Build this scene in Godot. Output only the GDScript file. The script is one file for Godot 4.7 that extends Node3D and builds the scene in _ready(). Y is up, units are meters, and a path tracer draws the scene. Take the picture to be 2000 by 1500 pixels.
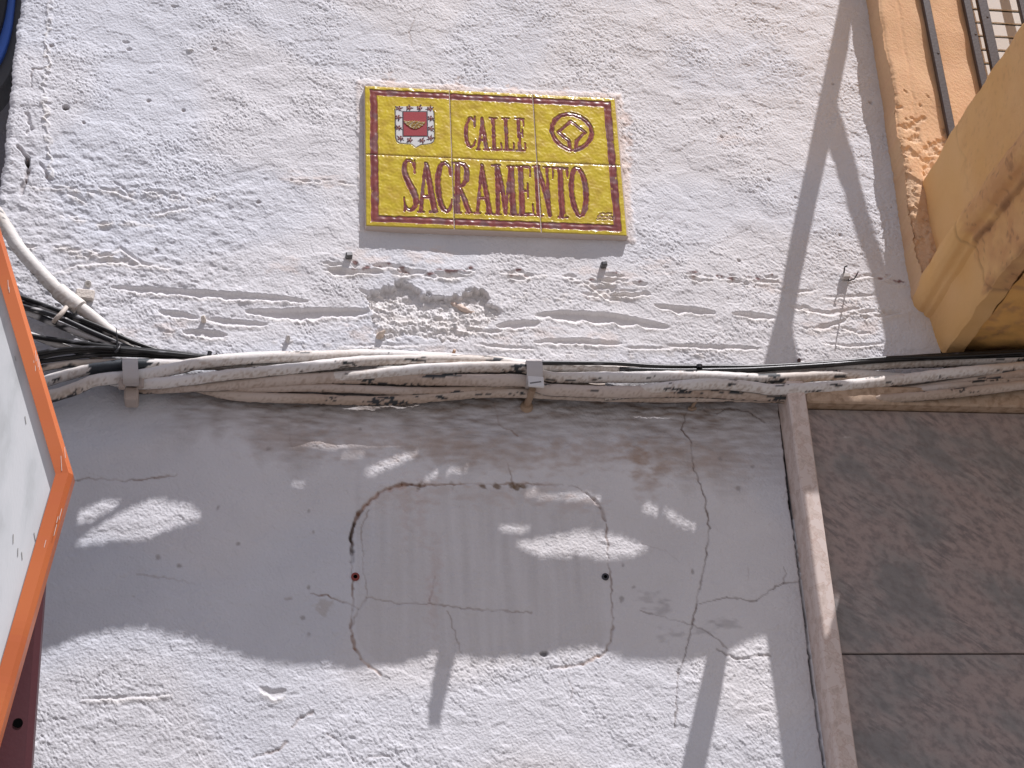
extends Node3D
# A whitewashed house wall in a narrow street: a glazed tile street sign, a bundle of painted cables,
# the corner of a yellow house with its balcony, a marble door surround and an orange-rimmed sign.
# Metres, y up. The wall's face lies at z = 0 and the street in front of it at z > 0.

const TO_SUN := Vector3(0.78, 2.4, 1.0)          # direction of the sun
const X0 := -0.93                                # fine grid of the plaster
const DX := 0.0017
const NX := 1018
const Y0 := 2.165
const DY := 0.0019
const NY := 874

var H := PackedFloat32Array()                    # plaster relief, metres in front of z = 0
var T := PackedColorArray()                      # plaster paint, linear
var rng := RandomNumberGenerator.new()
var nz := FastNoiseLite.new()
var nf := FastNoiseLite.new()
var ng := FastNoiseLite.new()
var mats := {}
var taken := {}


func _ready() -> void:
	rng.seed = 71
	var cam := Camera3D.new()
	cam.name = "camera"
	cam.position = Vector3(-0.4291, 1.6, 2.4939)
	cam.rotation_order = EULER_ORDER_YXZ
	cam.rotation = Vector3(0.46466, -0.17038, -0.05401)
	cam.fov = 25.3141
	cam.near = 0.02
	cam.far = 400.0
	add_child(cam)
	var sky := ProceduralSkyMaterial.new()
	sky.sky_top_color = Color(0.575, 0.59, 0.675)
	sky.sky_horizon_color = Color(0.82, 0.805, 0.82)
	sky.sky_curve = 0.22
	sky.ground_bottom_color = Color(0.4, 0.38, 0.36)
	sky.ground_horizon_color = Color(0.6, 0.6, 0.6)
	sky.sun_angle_max = 12.0
	var env := Environment.new()
	env.background_mode = Environment.BG_SKY
	env.sky = Sky.new()
	env.sky.sky_material = sky
	env.background_energy_multiplier = 1.0
	env.tonemap_mode = Environment.TONE_MAPPER_LINEAR
	env.tonemap_exposure = 1.0
	env.sdfgi_enabled = true
	env.ssao_enabled = true
	env.ssil_enabled = true
	var we := WorldEnvironment.new()
	we.name = "world_environment"
	we.environment = env
	add_child(we)
	var sun := DirectionalLight3D.new()
	sun.name = "sun"
	sun.look_at_from_position(TO_SUN * 10.0, Vector3.ZERO)
	sun.light_color = Color(1.0, 0.985, 0.995)
	sun.light_energy = 1.46
	sun.light_angular_distance = 0.22
	sun.shadow_enabled = true
	add_child(sun)

	nz.noise_type = FastNoiseLite.TYPE_SIMPLEX
	nz.seed = 5
	nz.frequency = 1.0
	nz.fractal_type = FastNoiseLite.FRACTAL_FBM
	nz.fractal_octaves = 3
	nz.fractal_gain = 0.5
	nf.noise_type = FastNoiseLite.TYPE_SIMPLEX
	nf.seed = 19
	nf.frequency = 1.0
	nf.fractal_type = FastNoiseLite.FRACTAL_NONE
	ng.noise_type = FastNoiseLite.TYPE_SIMPLEX
	ng.seed = 33
	ng.frequency = 1.0
	ng.fractal_octaves = 5
	ng.fractal_gain = 0.62
	make_materials()
	make_street()
	make_white_wall()
	make_yellow_house()
	make_balcony()
	make_grille()
	make_marble()
	make_street_sign()
	make_cables()
	make_conduit()
	make_ironwork()
	make_orange_sign()
	make_far_left()
	make_shade()


# ---------------------------------------------------------------- naming

func numbered(called: String) -> String:
	if not taken.has(called):
		taken[called] = 0
		return called
	taken[called] += 1
	return "%s_%03d" % [called, taken[called]]


func thing(called: String, label: String, category: String, at := Vector3.ZERO, group := "") -> Node3D:
	var o := Node3D.new()
	o.name = numbered(called)
	o.position = at
	add_child(o, true)
	return tag(o, label, category, group)


func tag(o: Node3D, label: String, category: String, group := "") -> Node3D:
	o.set_meta("label", label)
	o.set_meta("category", category)
	if group:
		o.set_meta("group", group)
	return o


func obj(called: String, mesh: Mesh, mat: Material, parent: Node = self) -> MeshInstance3D:
	var o := MeshInstance3D.new()
	o.name = numbered(called) if parent == self else called
	o.mesh = mesh
	o.material_override = mat
	parent.add_child(o, true)
	return o


# ---------------------------------------------------------------- materials

func lin(r: float, g: float, b: float) -> Color:
	return Color(r, g, b).linear_to_srgb()


func plain(r: float, g: float, b: float, rough := 0.8, metal := 0.0) -> StandardMaterial3D:
	var m := StandardMaterial3D.new()
	m.albedo_color = lin(r, g, b)
	m.roughness = rough
	m.metallic = metal
	return m


func painted(rough := 0.8) -> StandardMaterial3D:      # colour comes from the vertices
	var m := StandardMaterial3D.new()
	m.vertex_color_use_as_albedo = true
	m.roughness = rough
	return m


func noise_tex(size: int, freq: float, octaves: int, seed_: int, ramp: Gradient = null, warp := 0.0, kind := FastNoiseLite.TYPE_SIMPLEX) -> NoiseTexture2D:
	var n := FastNoiseLite.new()
	n.noise_type = kind
	n.seed = seed_
	n.frequency = freq
	n.fractal_octaves = octaves
	if warp > 0.0:
		n.domain_warp_enabled = true
		n.domain_warp_amplitude = warp
		n.domain_warp_frequency = freq * 0.6
	var t := NoiseTexture2D.new()
	t.width = size
	t.height = size
	t.seamless = true
	t.noise = n
	if ramp:
		t.color_ramp = ramp
	return t


func ramp(stops: Array) -> Gradient:
	var g := Gradient.new()
	var off := PackedFloat32Array()
	var col := PackedColorArray()
	for s in stops:
		off.append(s[0])
		col.append(lin(s[1], s[2], s[3]))
	g.offsets = off
	g.colors = col
	return g


func grain(m: StandardMaterial3D, tex: Texture2D, per_metre: float, cm: float) -> StandardMaterial3D:
	m.heightmap_enabled = true
	m.heightmap_texture = tex
	m.heightmap_scale = cm
	m.uv1_triplanar = true
	m.uv1_world_triplanar = true
	m.uv1_scale = Vector3.ONE * per_metre
	return m


func make_materials() -> void:
	var fine := noise_tex(1024, 0.09, 5, 3)
	var pits := noise_tex(512, 0.045, 4, 9)
	mats.plaster = grain(painted(0.93), fine, 1.7, 0.075)
	mats.plaster.metallic_specular = 0.25
	mats.ochre = grain(painted(0.9), fine, 1.9, 0.05)
	mats.ochre.metallic_specular = 0.3
	mats.cable = grain(painted(0.62), pits, 7.0, 0.025)
	mats.black_cable = grain(painted(0.38), pits, 9.0, 0.006)
	mats.iron = grain(plain(0.055, 0.05, 0.048, 0.6), pits, 8.0, 0.03)
	mats.rust = grain(plain(0.12, 0.06, 0.035, 0.85), pits, 8.0, 0.04)
	mats.steel = grain(painted(0.45), pits, 8.0, 0.02)
	mats.bars = grain(plain(0.060, 0.044, 0.041, 0.42), pits, 6.0, 0.012)
	mats.slats = grain(plain(0.66, 0.62, 0.56, 0.6), fine, 2.0, 0.01)
	mats.dark = plain(0.004, 0.004, 0.004, 1.0)
	mats.dark.metallic_specular = 0.0
	mats.black = plain(0.012, 0.012, 0.014, 0.42)
	mats.glaze = painted(0.3)
	mats.glaze.clearcoat_enabled = true
	mats.glaze.clearcoat = 0.45
	mats.glaze.clearcoat_roughness = 0.16
	mats.mortar = grain(plain(0.62, 0.52, 0.46, 0.95), fine, 4.0, 0.06)
	mats.white_face = grain(plain(0.68, 0.695, 0.70, 0.45), fine, 1.1, 0.006)
	mats.white_face.albedo_texture = noise_tex(512, 0.012, 5, 41, ramp([[0.0, 0.74, 0.75, 0.74], [0.35, 0.93, 0.94, 0.94], [0.6, 1.0, 1.0, 1.0], [1.0, 1.0, 1.0, 1.0]]), 30.0)
	mats.white_face.uv1_scale = Vector3(3.0, 0.7, 3.0)
	mats.orange = painted(0.4)
	mats.maroon = grain(plain(0.075, 0.018, 0.024, 0.5), pits, 4.0, 0.01)
	mats.cloth = plain(0.55, 0.5, 0.42, 0.9)  # for the added sheet that shades the wall
	mats.cloth.cull_mode = BaseMaterial3D.CULL_DISABLED


# ---------------------------------------------------------------- shapes

func surf(v: PackedVector3Array, n: PackedVector3Array, idx: PackedInt32Array, c := PackedColorArray(), uv := PackedVector2Array()) -> ArrayMesh:
	var a := []
	a.resize(Mesh.ARRAY_MAX)
	a[Mesh.ARRAY_VERTEX] = v
	a[Mesh.ARRAY_NORMAL] = n
	a[Mesh.ARRAY_INDEX] = idx
	if c.size():
		a[Mesh.ARRAY_COLOR] = c
	if uv.size():
		a[Mesh.ARRAY_TEX_UV] = uv
	var m := ArrayMesh.new()
	m.add_surface_from_arrays(Mesh.PRIMITIVE_TRIANGLES, a)
	return m


class Solid:                                     # flat-shaded faces, each turned outwards from a middle point
	var v := PackedVector3Array()
	var n := PackedVector3Array()
	var c := PackedColorArray()
	var idx := PackedInt32Array()
	var color := Color.WHITE

	func face(p: Array, out: Vector3) -> void:
		var nn := Vector3.ZERO
		for k in p.size():
			nn += (p[k] as Vector3).cross(p[(k + 1) % p.size()])
		if nn.length() < 1e-14:
			return
		nn = nn.normalized()
		var pts := p.duplicate()
		if nn.dot(out) < 0.0:
			nn = -nn
			pts.reverse()
		var at := v.size()
		for q in pts:
			v.append(q)
			n.append(nn)
			c.append(color)
		for k in range(1, pts.size() - 1):
			idx.append_array([at, at + k + 1, at + k])

	func box(at: Vector3, size: Vector3, bevel := 0.0, turn := Basis.IDENTITY) -> void:
		var h := size * 0.5
		var b := minf(bevel, minf(h.x, minf(h.y, h.z)) * 0.9)
		if b <= 0.0:
			for ax in 3:
				for s in [-1.0, 1.0]:
					var p := []
					for q in [[-1, -1], [1, -1], [1, 1], [-1, 1]]:
						var w := Vector3.ZERO
						w[ax] = s * h[ax]
						w[(ax + 1) % 3] = q[0] * h[(ax + 1) % 3]
						w[(ax + 2) % 3] = q[1] * h[(ax + 2) % 3]
						p.append(at + turn * w)
					var o := Vector3.ZERO
					o[ax] = s
					face(p, turn * o)
			return
		for ax in 3:
			var a1 := (ax + 1) % 3
			var a2 := (ax + 2) % 3
			for s in [-1.0, 1.0]:
				var p := []
				for q in [[-1, -1], [1, -1], [1, 1], [-1, 1]]:
					var w := Vector3.ZERO
					w[ax] = s * h[ax]
					w[a1] = q[0] * (h[a1] - b)
					w[a2] = q[1] * (h[a2] - b)
					p.append(at + turn * w)
				var o := Vector3.ZERO
				o[ax] = s
				face(p, turn * o)
			for s1 in [-1.0, 1.0]:
				for s2 in [-1.0, 1.0]:
					var p := []
					for e in [[-1.0, 0], [1.0, 0], [1.0, 1], [-1.0, 1]]:
						var w := Vector3.ZERO
						w[ax] = e[0] * (h[ax] - b)
						w[a1] = s1 * (h[a1] - (b if e[1] else 0.0))
						w[a2] = s2 * (h[a2] - (0.0 if e[1] else b))
						p.append(at + turn * w)
					var o := Vector3.ZERO
					o[a1] = s1
					o[a2] = s2
					face(p, turn * o)
		for s0 in [-1.0, 1.0]:
			for s1 in [-1.0, 1.0]:
				for s2 in [-1.0, 1.0]:
					var p := []
					for k in 3:
						var w := Vector3(s0 * (h.x - b), s1 * (h.y - b), s2 * (h.z - b))
						w[k] = [s0, s1, s2][k] * h[k]
						p.append(at + turn * w)
					face(p, turn * Vector3(s0, s1, s2))

	func prism(poly: PackedVector2Array, z0: float, z1: float, inset := 0.0) -> void:
		var ring := poly
		if Geometry2D.is_polygon_clockwise(ring):
			ring = ring.duplicate()
			ring.reverse()
		var n2 := ring.size()
		var front := PackedVector2Array()
		for k in n2:
			var a := (ring[k] - ring[(k + n2 - 1) % n2]).normalized()
			var b := (ring[(k + 1) % n2] - ring[k]).normalized()
			var m := Vector2(-(a.y + b.y), a.x + b.x)
			m = m.normalized() / maxf(0.35, m.normalized().dot(Vector2(-a.y, a.x)))
			front.append(ring[k] + m * inset)
		var tf := Geometry2D.triangulate_polygon(front)
		for k in range(0, tf.size(), 3):
			face([v3(front[tf[k]], z1), v3(front[tf[k + 1]], z1), v3(front[tf[k + 2]], z1)], Vector3(0, 0, z1 - z0))
		var tb := Geometry2D.triangulate_polygon(ring)
		for k in range(0, tb.size(), 3):
			face([v3(ring[tb[k]], z0), v3(ring[tb[k + 1]], z0), v3(ring[tb[k + 2]], z0)], Vector3(0, 0, z0 - z1))
		var zm := z1 - inset * signf(z1 - z0)
		for k in n2:
			var j := (k + 1) % n2
			var d := ring[j] - ring[k]
			var o := Vector3(d.y, -d.x, 0)
			face([v3(ring[k], z0), v3(ring[j], z0), v3(ring[j], zm), v3(ring[k], zm)], o)
			if inset > 0.0:
				face([v3(ring[k], zm), v3(ring[j], zm), v3(front[j], z1), v3(front[k], z1)], o + Vector3(0, 0, o.length() * signf(z1 - z0)))

	func v3(p: Vector2, z: float) -> Vector3:
		return Vector3(p.x, p.y, z)

	func rod(a: Vector3, b: Vector3, r0: float, r1: float, sides := 12, cap := true) -> void:
		var t := (b - a).normalized()
		var u := t.cross(Vector3.UP if absf(t.y) < 0.9 else Vector3.RIGHT).normalized()
		var w := t.cross(u)
		var ra := []
		var rb := []
		for k in sides:
			var g := TAU * k / sides
			var d := u * cos(g) + w * sin(g)
			ra.append(a + d * r0)
			rb.append(b + d * r1)
		for k in sides:
			var j := (k + 1) % sides
			face([ra[k], ra[j], rb[j], rb[k]], ra[k] + ra[j] - 2.0 * a)
		if cap:
			face(ra, -t)
			face(rb, t)

	func mesh() -> ArrayMesh:
		var a := []
		a.resize(Mesh.ARRAY_MAX)
		a[Mesh.ARRAY_VERTEX] = v
		a[Mesh.ARRAY_NORMAL] = n
		a[Mesh.ARRAY_COLOR] = c
		a[Mesh.ARRAY_INDEX] = idx
		var m := ArrayMesh.new()
		m.add_surface_from_arrays(Mesh.PRIMITIVE_TRIANGLES, a)
		return m


# rows x cols points, smooth normals; the front is where cols x rows turn anticlockwise towards the viewer
func sheet(p: PackedVector3Array, cols: int, c: PackedColorArray, flip := false) -> ArrayMesh:
	var rows := p.size() / cols
	var n := PackedVector3Array()
	n.resize(p.size())
	for j in rows:
		for i in cols:
			var a := p[j * cols + mini(i + 1, cols - 1)] - p[j * cols + maxi(i - 1, 0)]
			var b := p[mini(j + 1, rows - 1) * cols + i] - p[maxi(j - 1, 0) * cols + i]
			var q := a.cross(b).normalized()
			n[j * cols + i] = -q if flip else q
	var idx := PackedInt32Array()
	for j in rows - 1:
		for i in cols - 1:
			var k := j * cols + i
			if flip:
				idx.append_array([k, k + 1, k + cols, k + 1, k + cols + 1, k + cols])
			else:
				idx.append_array([k, k + cols, k + 1, k + 1, k + cols, k + cols + 1])
	return surf(p, n, idx, c)


func smooth_path(p: PackedVector3Array, step: float) -> PackedVector3Array:
	var out := PackedVector3Array()
	for k in p.size() - 1:
		var a := p[maxi(k - 1, 0)]
		var b := p[k]
		var c := p[k + 1]
		var d := p[mini(k + 2, p.size() - 1)]
		var m := maxi(1, int(b.distance_to(c) / step))
		for s in m:
			out.append(b.cubic_interpolate(c, a, d, float(s) / m))
	out.append(p[p.size() - 1])
	return out


func tube(path: PackedVector3Array, r0: float, r1: float, sides: int, step: float, paint: Callable, lumpy := 0.0) -> ArrayMesh:
	var p := smooth_path(path, step)
	var m := p.size()
	var v := PackedVector3Array()
	var n := PackedVector3Array()
	var c := PackedColorArray()
	var idx := PackedInt32Array()
	for k in m:
		var t := (p[mini(k + 1, m - 1)] - p[maxi(k - 1, 0)]).normalized()
		var u := Vector3(0, 0, 1) - t * t.z
		u = u.normalized() if u.length() > 0.05 else Vector3.UP
		var w := t.cross(u).normalized()
		var r := lerpf(r0, r1, float(k) / (m - 1))
		for s in sides:
			var g := TAU * s / sides
			var d := u * cos(g) + w * sin(g)
			var q := p[k] + d * r
			if lumpy > 0.0:
				q += d * lumpy * nf.get_noise_3d(q.x * 40.0, q.y * 90.0, q.z * 90.0)
			v.append(q)
			n.append(d)
			c.append(paint.call(q, d))
	for k in m - 1:
		for s in sides:
			var a := k * sides + s
			var b := k * sides + (s + 1) % sides
			idx.append_array([a, a + sides, b, b, a + sides, b + sides])
	for e in [0, m - 1]:
		var at := v.size()
		v.append(p[e])
		var t := (p[1] - p[0]).normalized() * -1.0 if e == 0 else (p[m - 1] - p[m - 2]).normalized()
		n.append(t)
		c.append(paint.call(p[e], t))
		for s in sides:
			v.append(v[e * sides + s])
			n.append(t)
			c.append(c[e * sides + s])
		for s in sides:
			var j := (s + 1) % sides
			if e == 0:
				idx.append_array([at, at + 1 + s, at + 1 + j])
			else:
				idx.append_array([at, at + 1 + j, at + 1 + s])
	return surf(v, n, idx, c)


# ---------------------------------------------------------------- street

func make_street() -> void:
	var g := PlaneMesh.new()
	g.size = Vector2(240, 240)
	var gm := plain(0.23, 0.215, 0.2, 0.9)
	gm.albedo_texture = noise_tex(256, 0.02, 4, 51, ramp([[0.0, 0.7, 0.7, 0.7], [1.0, 1.0, 1.0, 1.0]]))
	gm.uv1_triplanar = true
	gm.uv1_world_triplanar = true
	gm.uv1_scale = Vector3.ONE * 0.3
	var o := obj("street", g, gm)
	o.set_meta("kind", "structure")


# ---------------------------------------------------------------- the white wall

func cell_x(x: float) -> int:
	return int(round((x - X0) / DX))


func cell_y(y: float) -> int:
	return int(round((y - Y0) / DY))


# a gouge in the plaster: sharp upper edge along P, floor, and a lip of plaster below
func gouge(p: PackedVector2Array, height: float, deep := 1.0, lip := 1.0) -> void:
	var w := height * 1.3
	var depth := height / 2.3 * deep
	var xa := p[0].x
	var xb := p[p.size() - 1].x
	var lo := INF
	var hi := -INF
	for q in p:
		lo = minf(lo, q.y)
		hi = maxf(hi, q.y)
	var sd := xa * 37.0
	for i in range(maxi(cell_x(xa), 0), mini(cell_x(xb), NX - 1) + 1):
		var x := X0 + i * DX
		var yt := p[0].y
		for k in p.size() - 1:
			if x >= p[k].x and x <= p[k + 1].x:
				yt = lerpf(p[k].y, p[k + 1].y, (x - p[k].x) / maxf(1e-5, p[k + 1].x - p[k].x))
		var f := clampf((x - xa) / (xb - xa), 0.0, 1.0)
		var tap := pow(clampf(4.0 * f * (1.0 - f), 0.0, 1.0), 0.4)
		yt += 0.0014 * nz.get_noise_2d(x * 45.0, sd) * tap - (1.0 - tap) * w * 0.25
		var ww := w * tap * (1.0 + 0.30 * nz.get_noise_2d(x * 26.0, sd + 9.0)) + 0.0004
		for j in range(maxi(cell_y(yt - ww - 0.012), 0), mini(cell_y(yt + 0.004), NY - 1) + 1):
			var d := yt - (Y0 + j * DY)
			var k := j * NX + i
			if d < 0.0:
				H[k] += 0.0006 * tap * smoothstep(-0.004, 0.0, d)
			elif d < ww:
				var g := smoothstep(0.0, 0.0035, d) * (1.0 - smoothstep(0.66, 1.0, d / ww))
				H[k] = lerpf(H[k], H[k] * 0.5 - depth * tap, g)
				T[k] = T[k].lerp(Color(0.70, 0.655, 0.62), 0.35 * g)
			else:
				var g := (1.0 - smoothstep(0.0, 0.010, d - ww)) * tap * lip
				H[k] += 0.0013 * g
				T[k] = T[k].lerp(Color(0.78, 0.735, 0.69), 0.6 * g)


func line(p: PackedVector2Array, wide: float, depth: float, col: Color, alpha: float, wob := 0.0016) -> void:
	wide *= 0.74
	for s in p.size() - 1:
		var a := p[s]
		var b := p[s + 1]
		var m := wide + wob + 0.004
		var ab := b - a
		var l2 := maxf(ab.length_squared(), 1e-9)
		for j in range(maxi(cell_y(minf(a.y, b.y) - m), 0), mini(cell_y(maxf(a.y, b.y) + m), NY - 1) + 1):
			for i in range(maxi(cell_x(minf(a.x, b.x) - m), 0), mini(cell_x(maxf(a.x, b.x) + m), NX - 1) + 1):
				var q := Vector2(X0 + i * DX, Y0 + j * DY)
				q += Vector2(nf.get_noise_2d(q.x * 55.0, q.y * 55.0), nf.get_noise_2d(q.x * 55.0 + 50.0, q.y * 55.0)) * wob
				var t := clampf((q - a).dot(ab) / l2, 0.0, 1.0)
				var d := q.distance_to(a + ab * t)
				if d < wide:
					var g := 1.0 - smoothstep(wide * 0.35, wide, d)
					var k := j * NX + i
					H[k] -= depth * 0.7 * g
					T[k] = T[k].lerp(col, clampf(alpha * g * (0.62 + 0.4 * nf.get_noise_2d(q.x * 14.0, q.y * 14.0)), 0.0, 1.0))


func spot(at: Vector2, rx: float, ry: float, h: float, col: Color, alpha: float, ragged := 0.4, hard := 0.5) -> void:
	for j in range(maxi(cell_y(at.y - ry * 1.6), 0), mini(cell_y(at.y + ry * 1.6), NY - 1) + 1):
		for i in range(maxi(cell_x(at.x - rx * 1.6), 0), mini(cell_x(at.x + rx * 1.6), NX - 1) + 1):
			var x := X0 + i * DX
			var y := Y0 + j * DY
			var d := Vector2((x - at.x) / rx, (y - at.y) / ry).length()
			d += ragged * (nz.get_noise_2d(x * 24.0 + 7.0, y * 52.0) if rx > 0.02 else nz.get_noise_2d(x * 45.0 + 7.0, y * 60.0))
			var g := 1.0 - smoothstep(hard, 1.0, d)
			if g > 0.0:
				var k := j * NX + i
				H[k] += h * g
				T[k] = T[k].lerp(col, alpha * g)


# a polygon where the render has broken away: a floor of crumbled mortar under a sharp rim
func broken(poly: PackedVector2Array, depth: float, rough: float) -> void:
	var lo := poly[0]
	var hi := poly[0]
	for q in poly:
		lo = lo.min(q)
		hi = hi.max(q)
	for j in range(cell_y(lo.y - 0.006), cell_y(hi.y + 0.006)):
		for i in range(cell_x(lo.x - 0.006), cell_x(hi.x + 0.006)):
			var q := Vector2(X0 + i * DX, Y0 + j * DY)
			q += Vector2(nz.get_noise_2d(q.x * 60.0, q.y * 60.0), nz.get_noise_2d(q.x * 60.0, q.y * 60.0 + 31.0)) * 0.006
			if not Geometry2D.is_point_in_polygon(q, poly):
				continue
			var e := 1.0
			for k in poly.size():
				var c := Geometry2D.get_closest_point_to_segment(q, poly[k], poly[(k + 1) % poly.size()])
				e = minf(e, c.distance_to(q))
			var g := smoothstep(0.0, 0.005, e)
			var up := clampf((q.y - lo.y) / (hi.y - lo.y), 0.0, 1.0)
			var lump := nz.get_noise_2d(q.x * 30.0 + q.y * 14.0, q.y * 52.0 + 4.0)
			var step_ := smoothstep(0.0, 0.05, nz.get_noise_2d(q.x * 38.0 + 14.0, q.y * 60.0)) - 0.5
			var fine := nz.get_noise_2d(q.x * 110.0, q.y * 150.0)
			var k := j * NX + i
			var floor_ := -depth * (0.18 + 0.82 * smoothstep(0.25, 0.85, up)) + rough * lump + rough * 0.55 * step_ + rough * 0.30 * fine
			H[k] = lerpf(H[k], minf(floor_, 0.003), g)
			T[k] = T[k].lerp(Color(0.76, 0.715, 0.675) if lump < 0.25 else Color(0.74, 0.69, 0.64), 0.55 * g)


# a ragged row of small gouges along P, some showing the reddish coat below
func ragged(p: PackedVector2Array, count: int, height: float, red: float) -> void:
	for k in count:
		var at := p[0].lerp(p[1], rng.randf())
		at.y += rng.randf_range(-1.0, 1.0) * height * 1.3
		var long := height * rng.randf_range(1.2, 6.0)
		var tall := height * rng.randf_range(0.35, 1.0)
		var q := PackedVector2Array()
		for s in 6:
			q.append(at + Vector2(long * (s / 5.0 - 0.5), rng.randf_range(-0.22, 0.22) * height))
		gouge(q, tall, 0.95, 0.8)
		if rng.randf() < red:
			spot(at + Vector2(0, 0.001), long * 0.28 + 0.002, tall * 0.55, -0.001, Color(0.21, 0.085, 0.075), 0.85, 0.9, 0.2)


func make_white_wall() -> void:
	H.resize(NX * NY)
	T.resize(NX * NY)
	var smooth_at := PackedVector3Array()
	for q in PackedVector3Array([Vector3(-0.4926, 3.1458, 0), Vector3(-0.39, 3.14, 0), Vector3(0.3232, 3.2448, 0), Vector3(0.4037, 3.2053, 0), Vector3(-0.3038, 3.1538, 0), Vector3(0.282, 3.3082, 0), Vector3(-0.0479, 2.5524, 0), Vector3(-0.1759, 2.5942, 0), Vector3(-0.0195, 2.4682, 0), Vector3(-0.3645, 2.3633, 0)]):
		smooth_at.append(Vector3(q.x, q.y, 0.095))
	for j in NY:
		var y := Y0 + j * DY
		var upper := smoothstep(2.78, 2.95, y)           # combed render above the cables, dabbed lime wash below
		var low := 1.0 - smoothstep(2.36, 2.52, y)
		for i in NX:
			var x := X0 + i * DX
			var k := j * NX + i
			var big := nf.get_noise_2d(x * 3.1, y * 3.1)
			var mid := nf.get_noise_2d(x * 11.0 + 40.0, y * 14.0)
			var left := (1.0 - smoothstep(-0.62, -0.34, x + 0.12 * big)) * (1.0 - smoothstep(3.25, 3.40, y)) * upper
			var a := nz.get_noise_2d((x + 0.50 * y) * 78.0, (y - 0.30 * x) * 185.0)
			var crease := maxf(0.0, 0.24 - absf(nf.get_noise_2d((x + 0.55 * y) * 74.0 + 0.5 * a, (y - 0.35 * x) * 150.0 + 1.3 * a))) / 0.24
			var where := clampf(0.55 + 1.4 * mid + 0.9 * big + 0.5 * nf.get_noise_2d(x * 40.0, y * 55.0 + 5.0), 0.0, 1.0)
			var calm := clampf(0.70 + 0.55 * nf.get_noise_2d(x * 4.5 + 20.0, y * 5.5), 0.25, 1.3)
			for c in smooth_at:
				calm *= 1.0 - 0.72 * exp(-pow((x - c.x) / c.z, 2.0) - pow((y - c.y) / (c.z * 0.55), 2.0))
			var h := 0.0
			if upper > 0.0:
				h += upper * calm * (0.00088 * a - 0.0019 * crease * crease * where)
			if upper < 1.0:
				var b := nz.get_noise_2d(x * 130.0 + 3.0, y * 150.0)
				h += (1.0 - upper) * calm * (0.00048 + 0.00022 * low) * b
				h += low * calm * (0.0006 * nz.get_noise_2d((x + y) * 34.0, (y - x) * 60.0 + 8.0) - 0.0015 * crease * crease * where)
			if left > 0.0:
				var c := nz.get_noise_2d(x * 24.0 + 3.0, y * 36.0 + 21.0)
				var plate := smoothstep(-0.05, 0.06, nz.get_noise_2d(x * 30.0 + 60.0, y * 44.0))
				h += left * (0.0011 * c + 0.0009 * plate)
			h += 0.0007 * smoothstep(-0.02, 0.03, nz.get_noise_2d(x * 10.0 + 2.0, y * 15.0)) + 0.0005 * smoothstep(0.2, 0.24, nz.get_noise_2d(x * 17.0 + 30.0, y * 26.0))
			h += 0.0008 * mid * (0.4 + 0.6 * upper) + 0.0015 * big
			H[k] = h
			var shade := 0.012 * mid + 0.018 * big
			var cool := smoothstep(-0.1, 0.5, nf.get_noise_2d(x * 2.2 + 9.0, y * 2.6)) * 0.5 + 0.5 * (1.0 - smoothstep(-0.75, 0.0, x))
			T[k] = Color(0.738 + shade - 0.048 * cool, 0.719 + shade - 0.013 * cool, 0.722 + shade + 0.032 * cool)
	wall_damage()
	var root := thing("white_house", "white lime-washed house front, gouged and cracked, behind the tile street sign", "house wall")
	# rows above and below the fine grid run on to the eaves and to the street
	var ys := PackedFloat32Array()
	var src := PackedInt32Array()
	for k in range(44, 0, -1):
		ys.append(Y0 - Y0 * (float(k) / 44.0))
		src.append((k * 37) % 300)
	for j in NY:
		ys.append(Y0 + j * DY)
		src.append(j)
	var top := Y0 + (NY - 1) * DY
	for k in range(1, 60):
		ys.append(top + k * 0.055)
		src.append(NY - 1 - (k * 23) % 300)
	var rows := ys.size()
	var v := PackedVector3Array()
	var n := PackedVector3Array()
	var c := PackedColorArray()
	var idx := PackedInt32Array()
	v.resize(rows * NX)
	n.resize(rows * NX)
	c.resize(rows * NX)
	for j in rows:
		var y := ys[j]
		var s := src[j]
		var e := edge_at(y)
		var sa := maxi(s - 1, 0) * NX
		var sb := mini(s + 1, NY - 1) * NX
		for i in NX:
			var x := X0 + i * DX
			var k := s * NX + i
			var h := H[k]
			var hx := (H[s * NX + mini(i + 1, NX - 1)] - H[s * NX + maxi(i - 1, 0)]) / (2.0 * DX)
			var hy := (H[sb + i] - H[sa + i]) / (2.0 * DY)
			var nn := Vector3(-hx, -hy, 1.0)
			var into := x - e
			if into < 0.0:
				h += into * 6.0 - 0.006
				x = e + 0.0008 * nf.get_noise_2d(y * 90.0, into * 400.0)
				nn = Vector3(-1, 0, 0.2)
			elif into < 0.012:
				var q := 1.0 - into / 0.012
				h -= 0.006 * q * q
				nn.x -= q * 0.9
			var o := j * NX + i
			v[o] = Vector3(x, y, h)
			n[o] = nn.normalized()
			c[o] = T[k]
	for j in rows - 1:
		var y := ys[j]
		for i in NX - 1:
			var x := X0 + i * DX
			if x > 0.50 and y < 2.80 and y > 0.0 and x < 0.79:
				continue                                 # the marble surround stands there
			var k := j * NX + i
			idx.append_array(PackedInt32Array([k, k + NX, k + 1, k + 1, k + NX, k + NX + 1]))
	obj("plaster", surf(v, n, idx, c), mats.plaster, root)
	H.clear()
	T.clear()
	# the body of the house behind its render
	var s := Solid.new()
	s.color = Color(0.5, 0.48, 0.45)
	s.box(Vector3(-0.03, 3.5, -0.42), Vector3(1.60, 7.0, 0.6), 0.0)
	obj("masonry", s.mesh(), mats.plaster, root)


func edge_at(y: float) -> float:                         # the crumbling corner of the wall
	return -0.8475 + 0.0030 * nz.get_noise_2d(y * 60.0, 2.0) + 0.0022 * nf.get_noise_2d(y * 14.0, 7.0) - 0.004 * (1.0 - smoothstep(3.15, 3.3, y))


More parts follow.
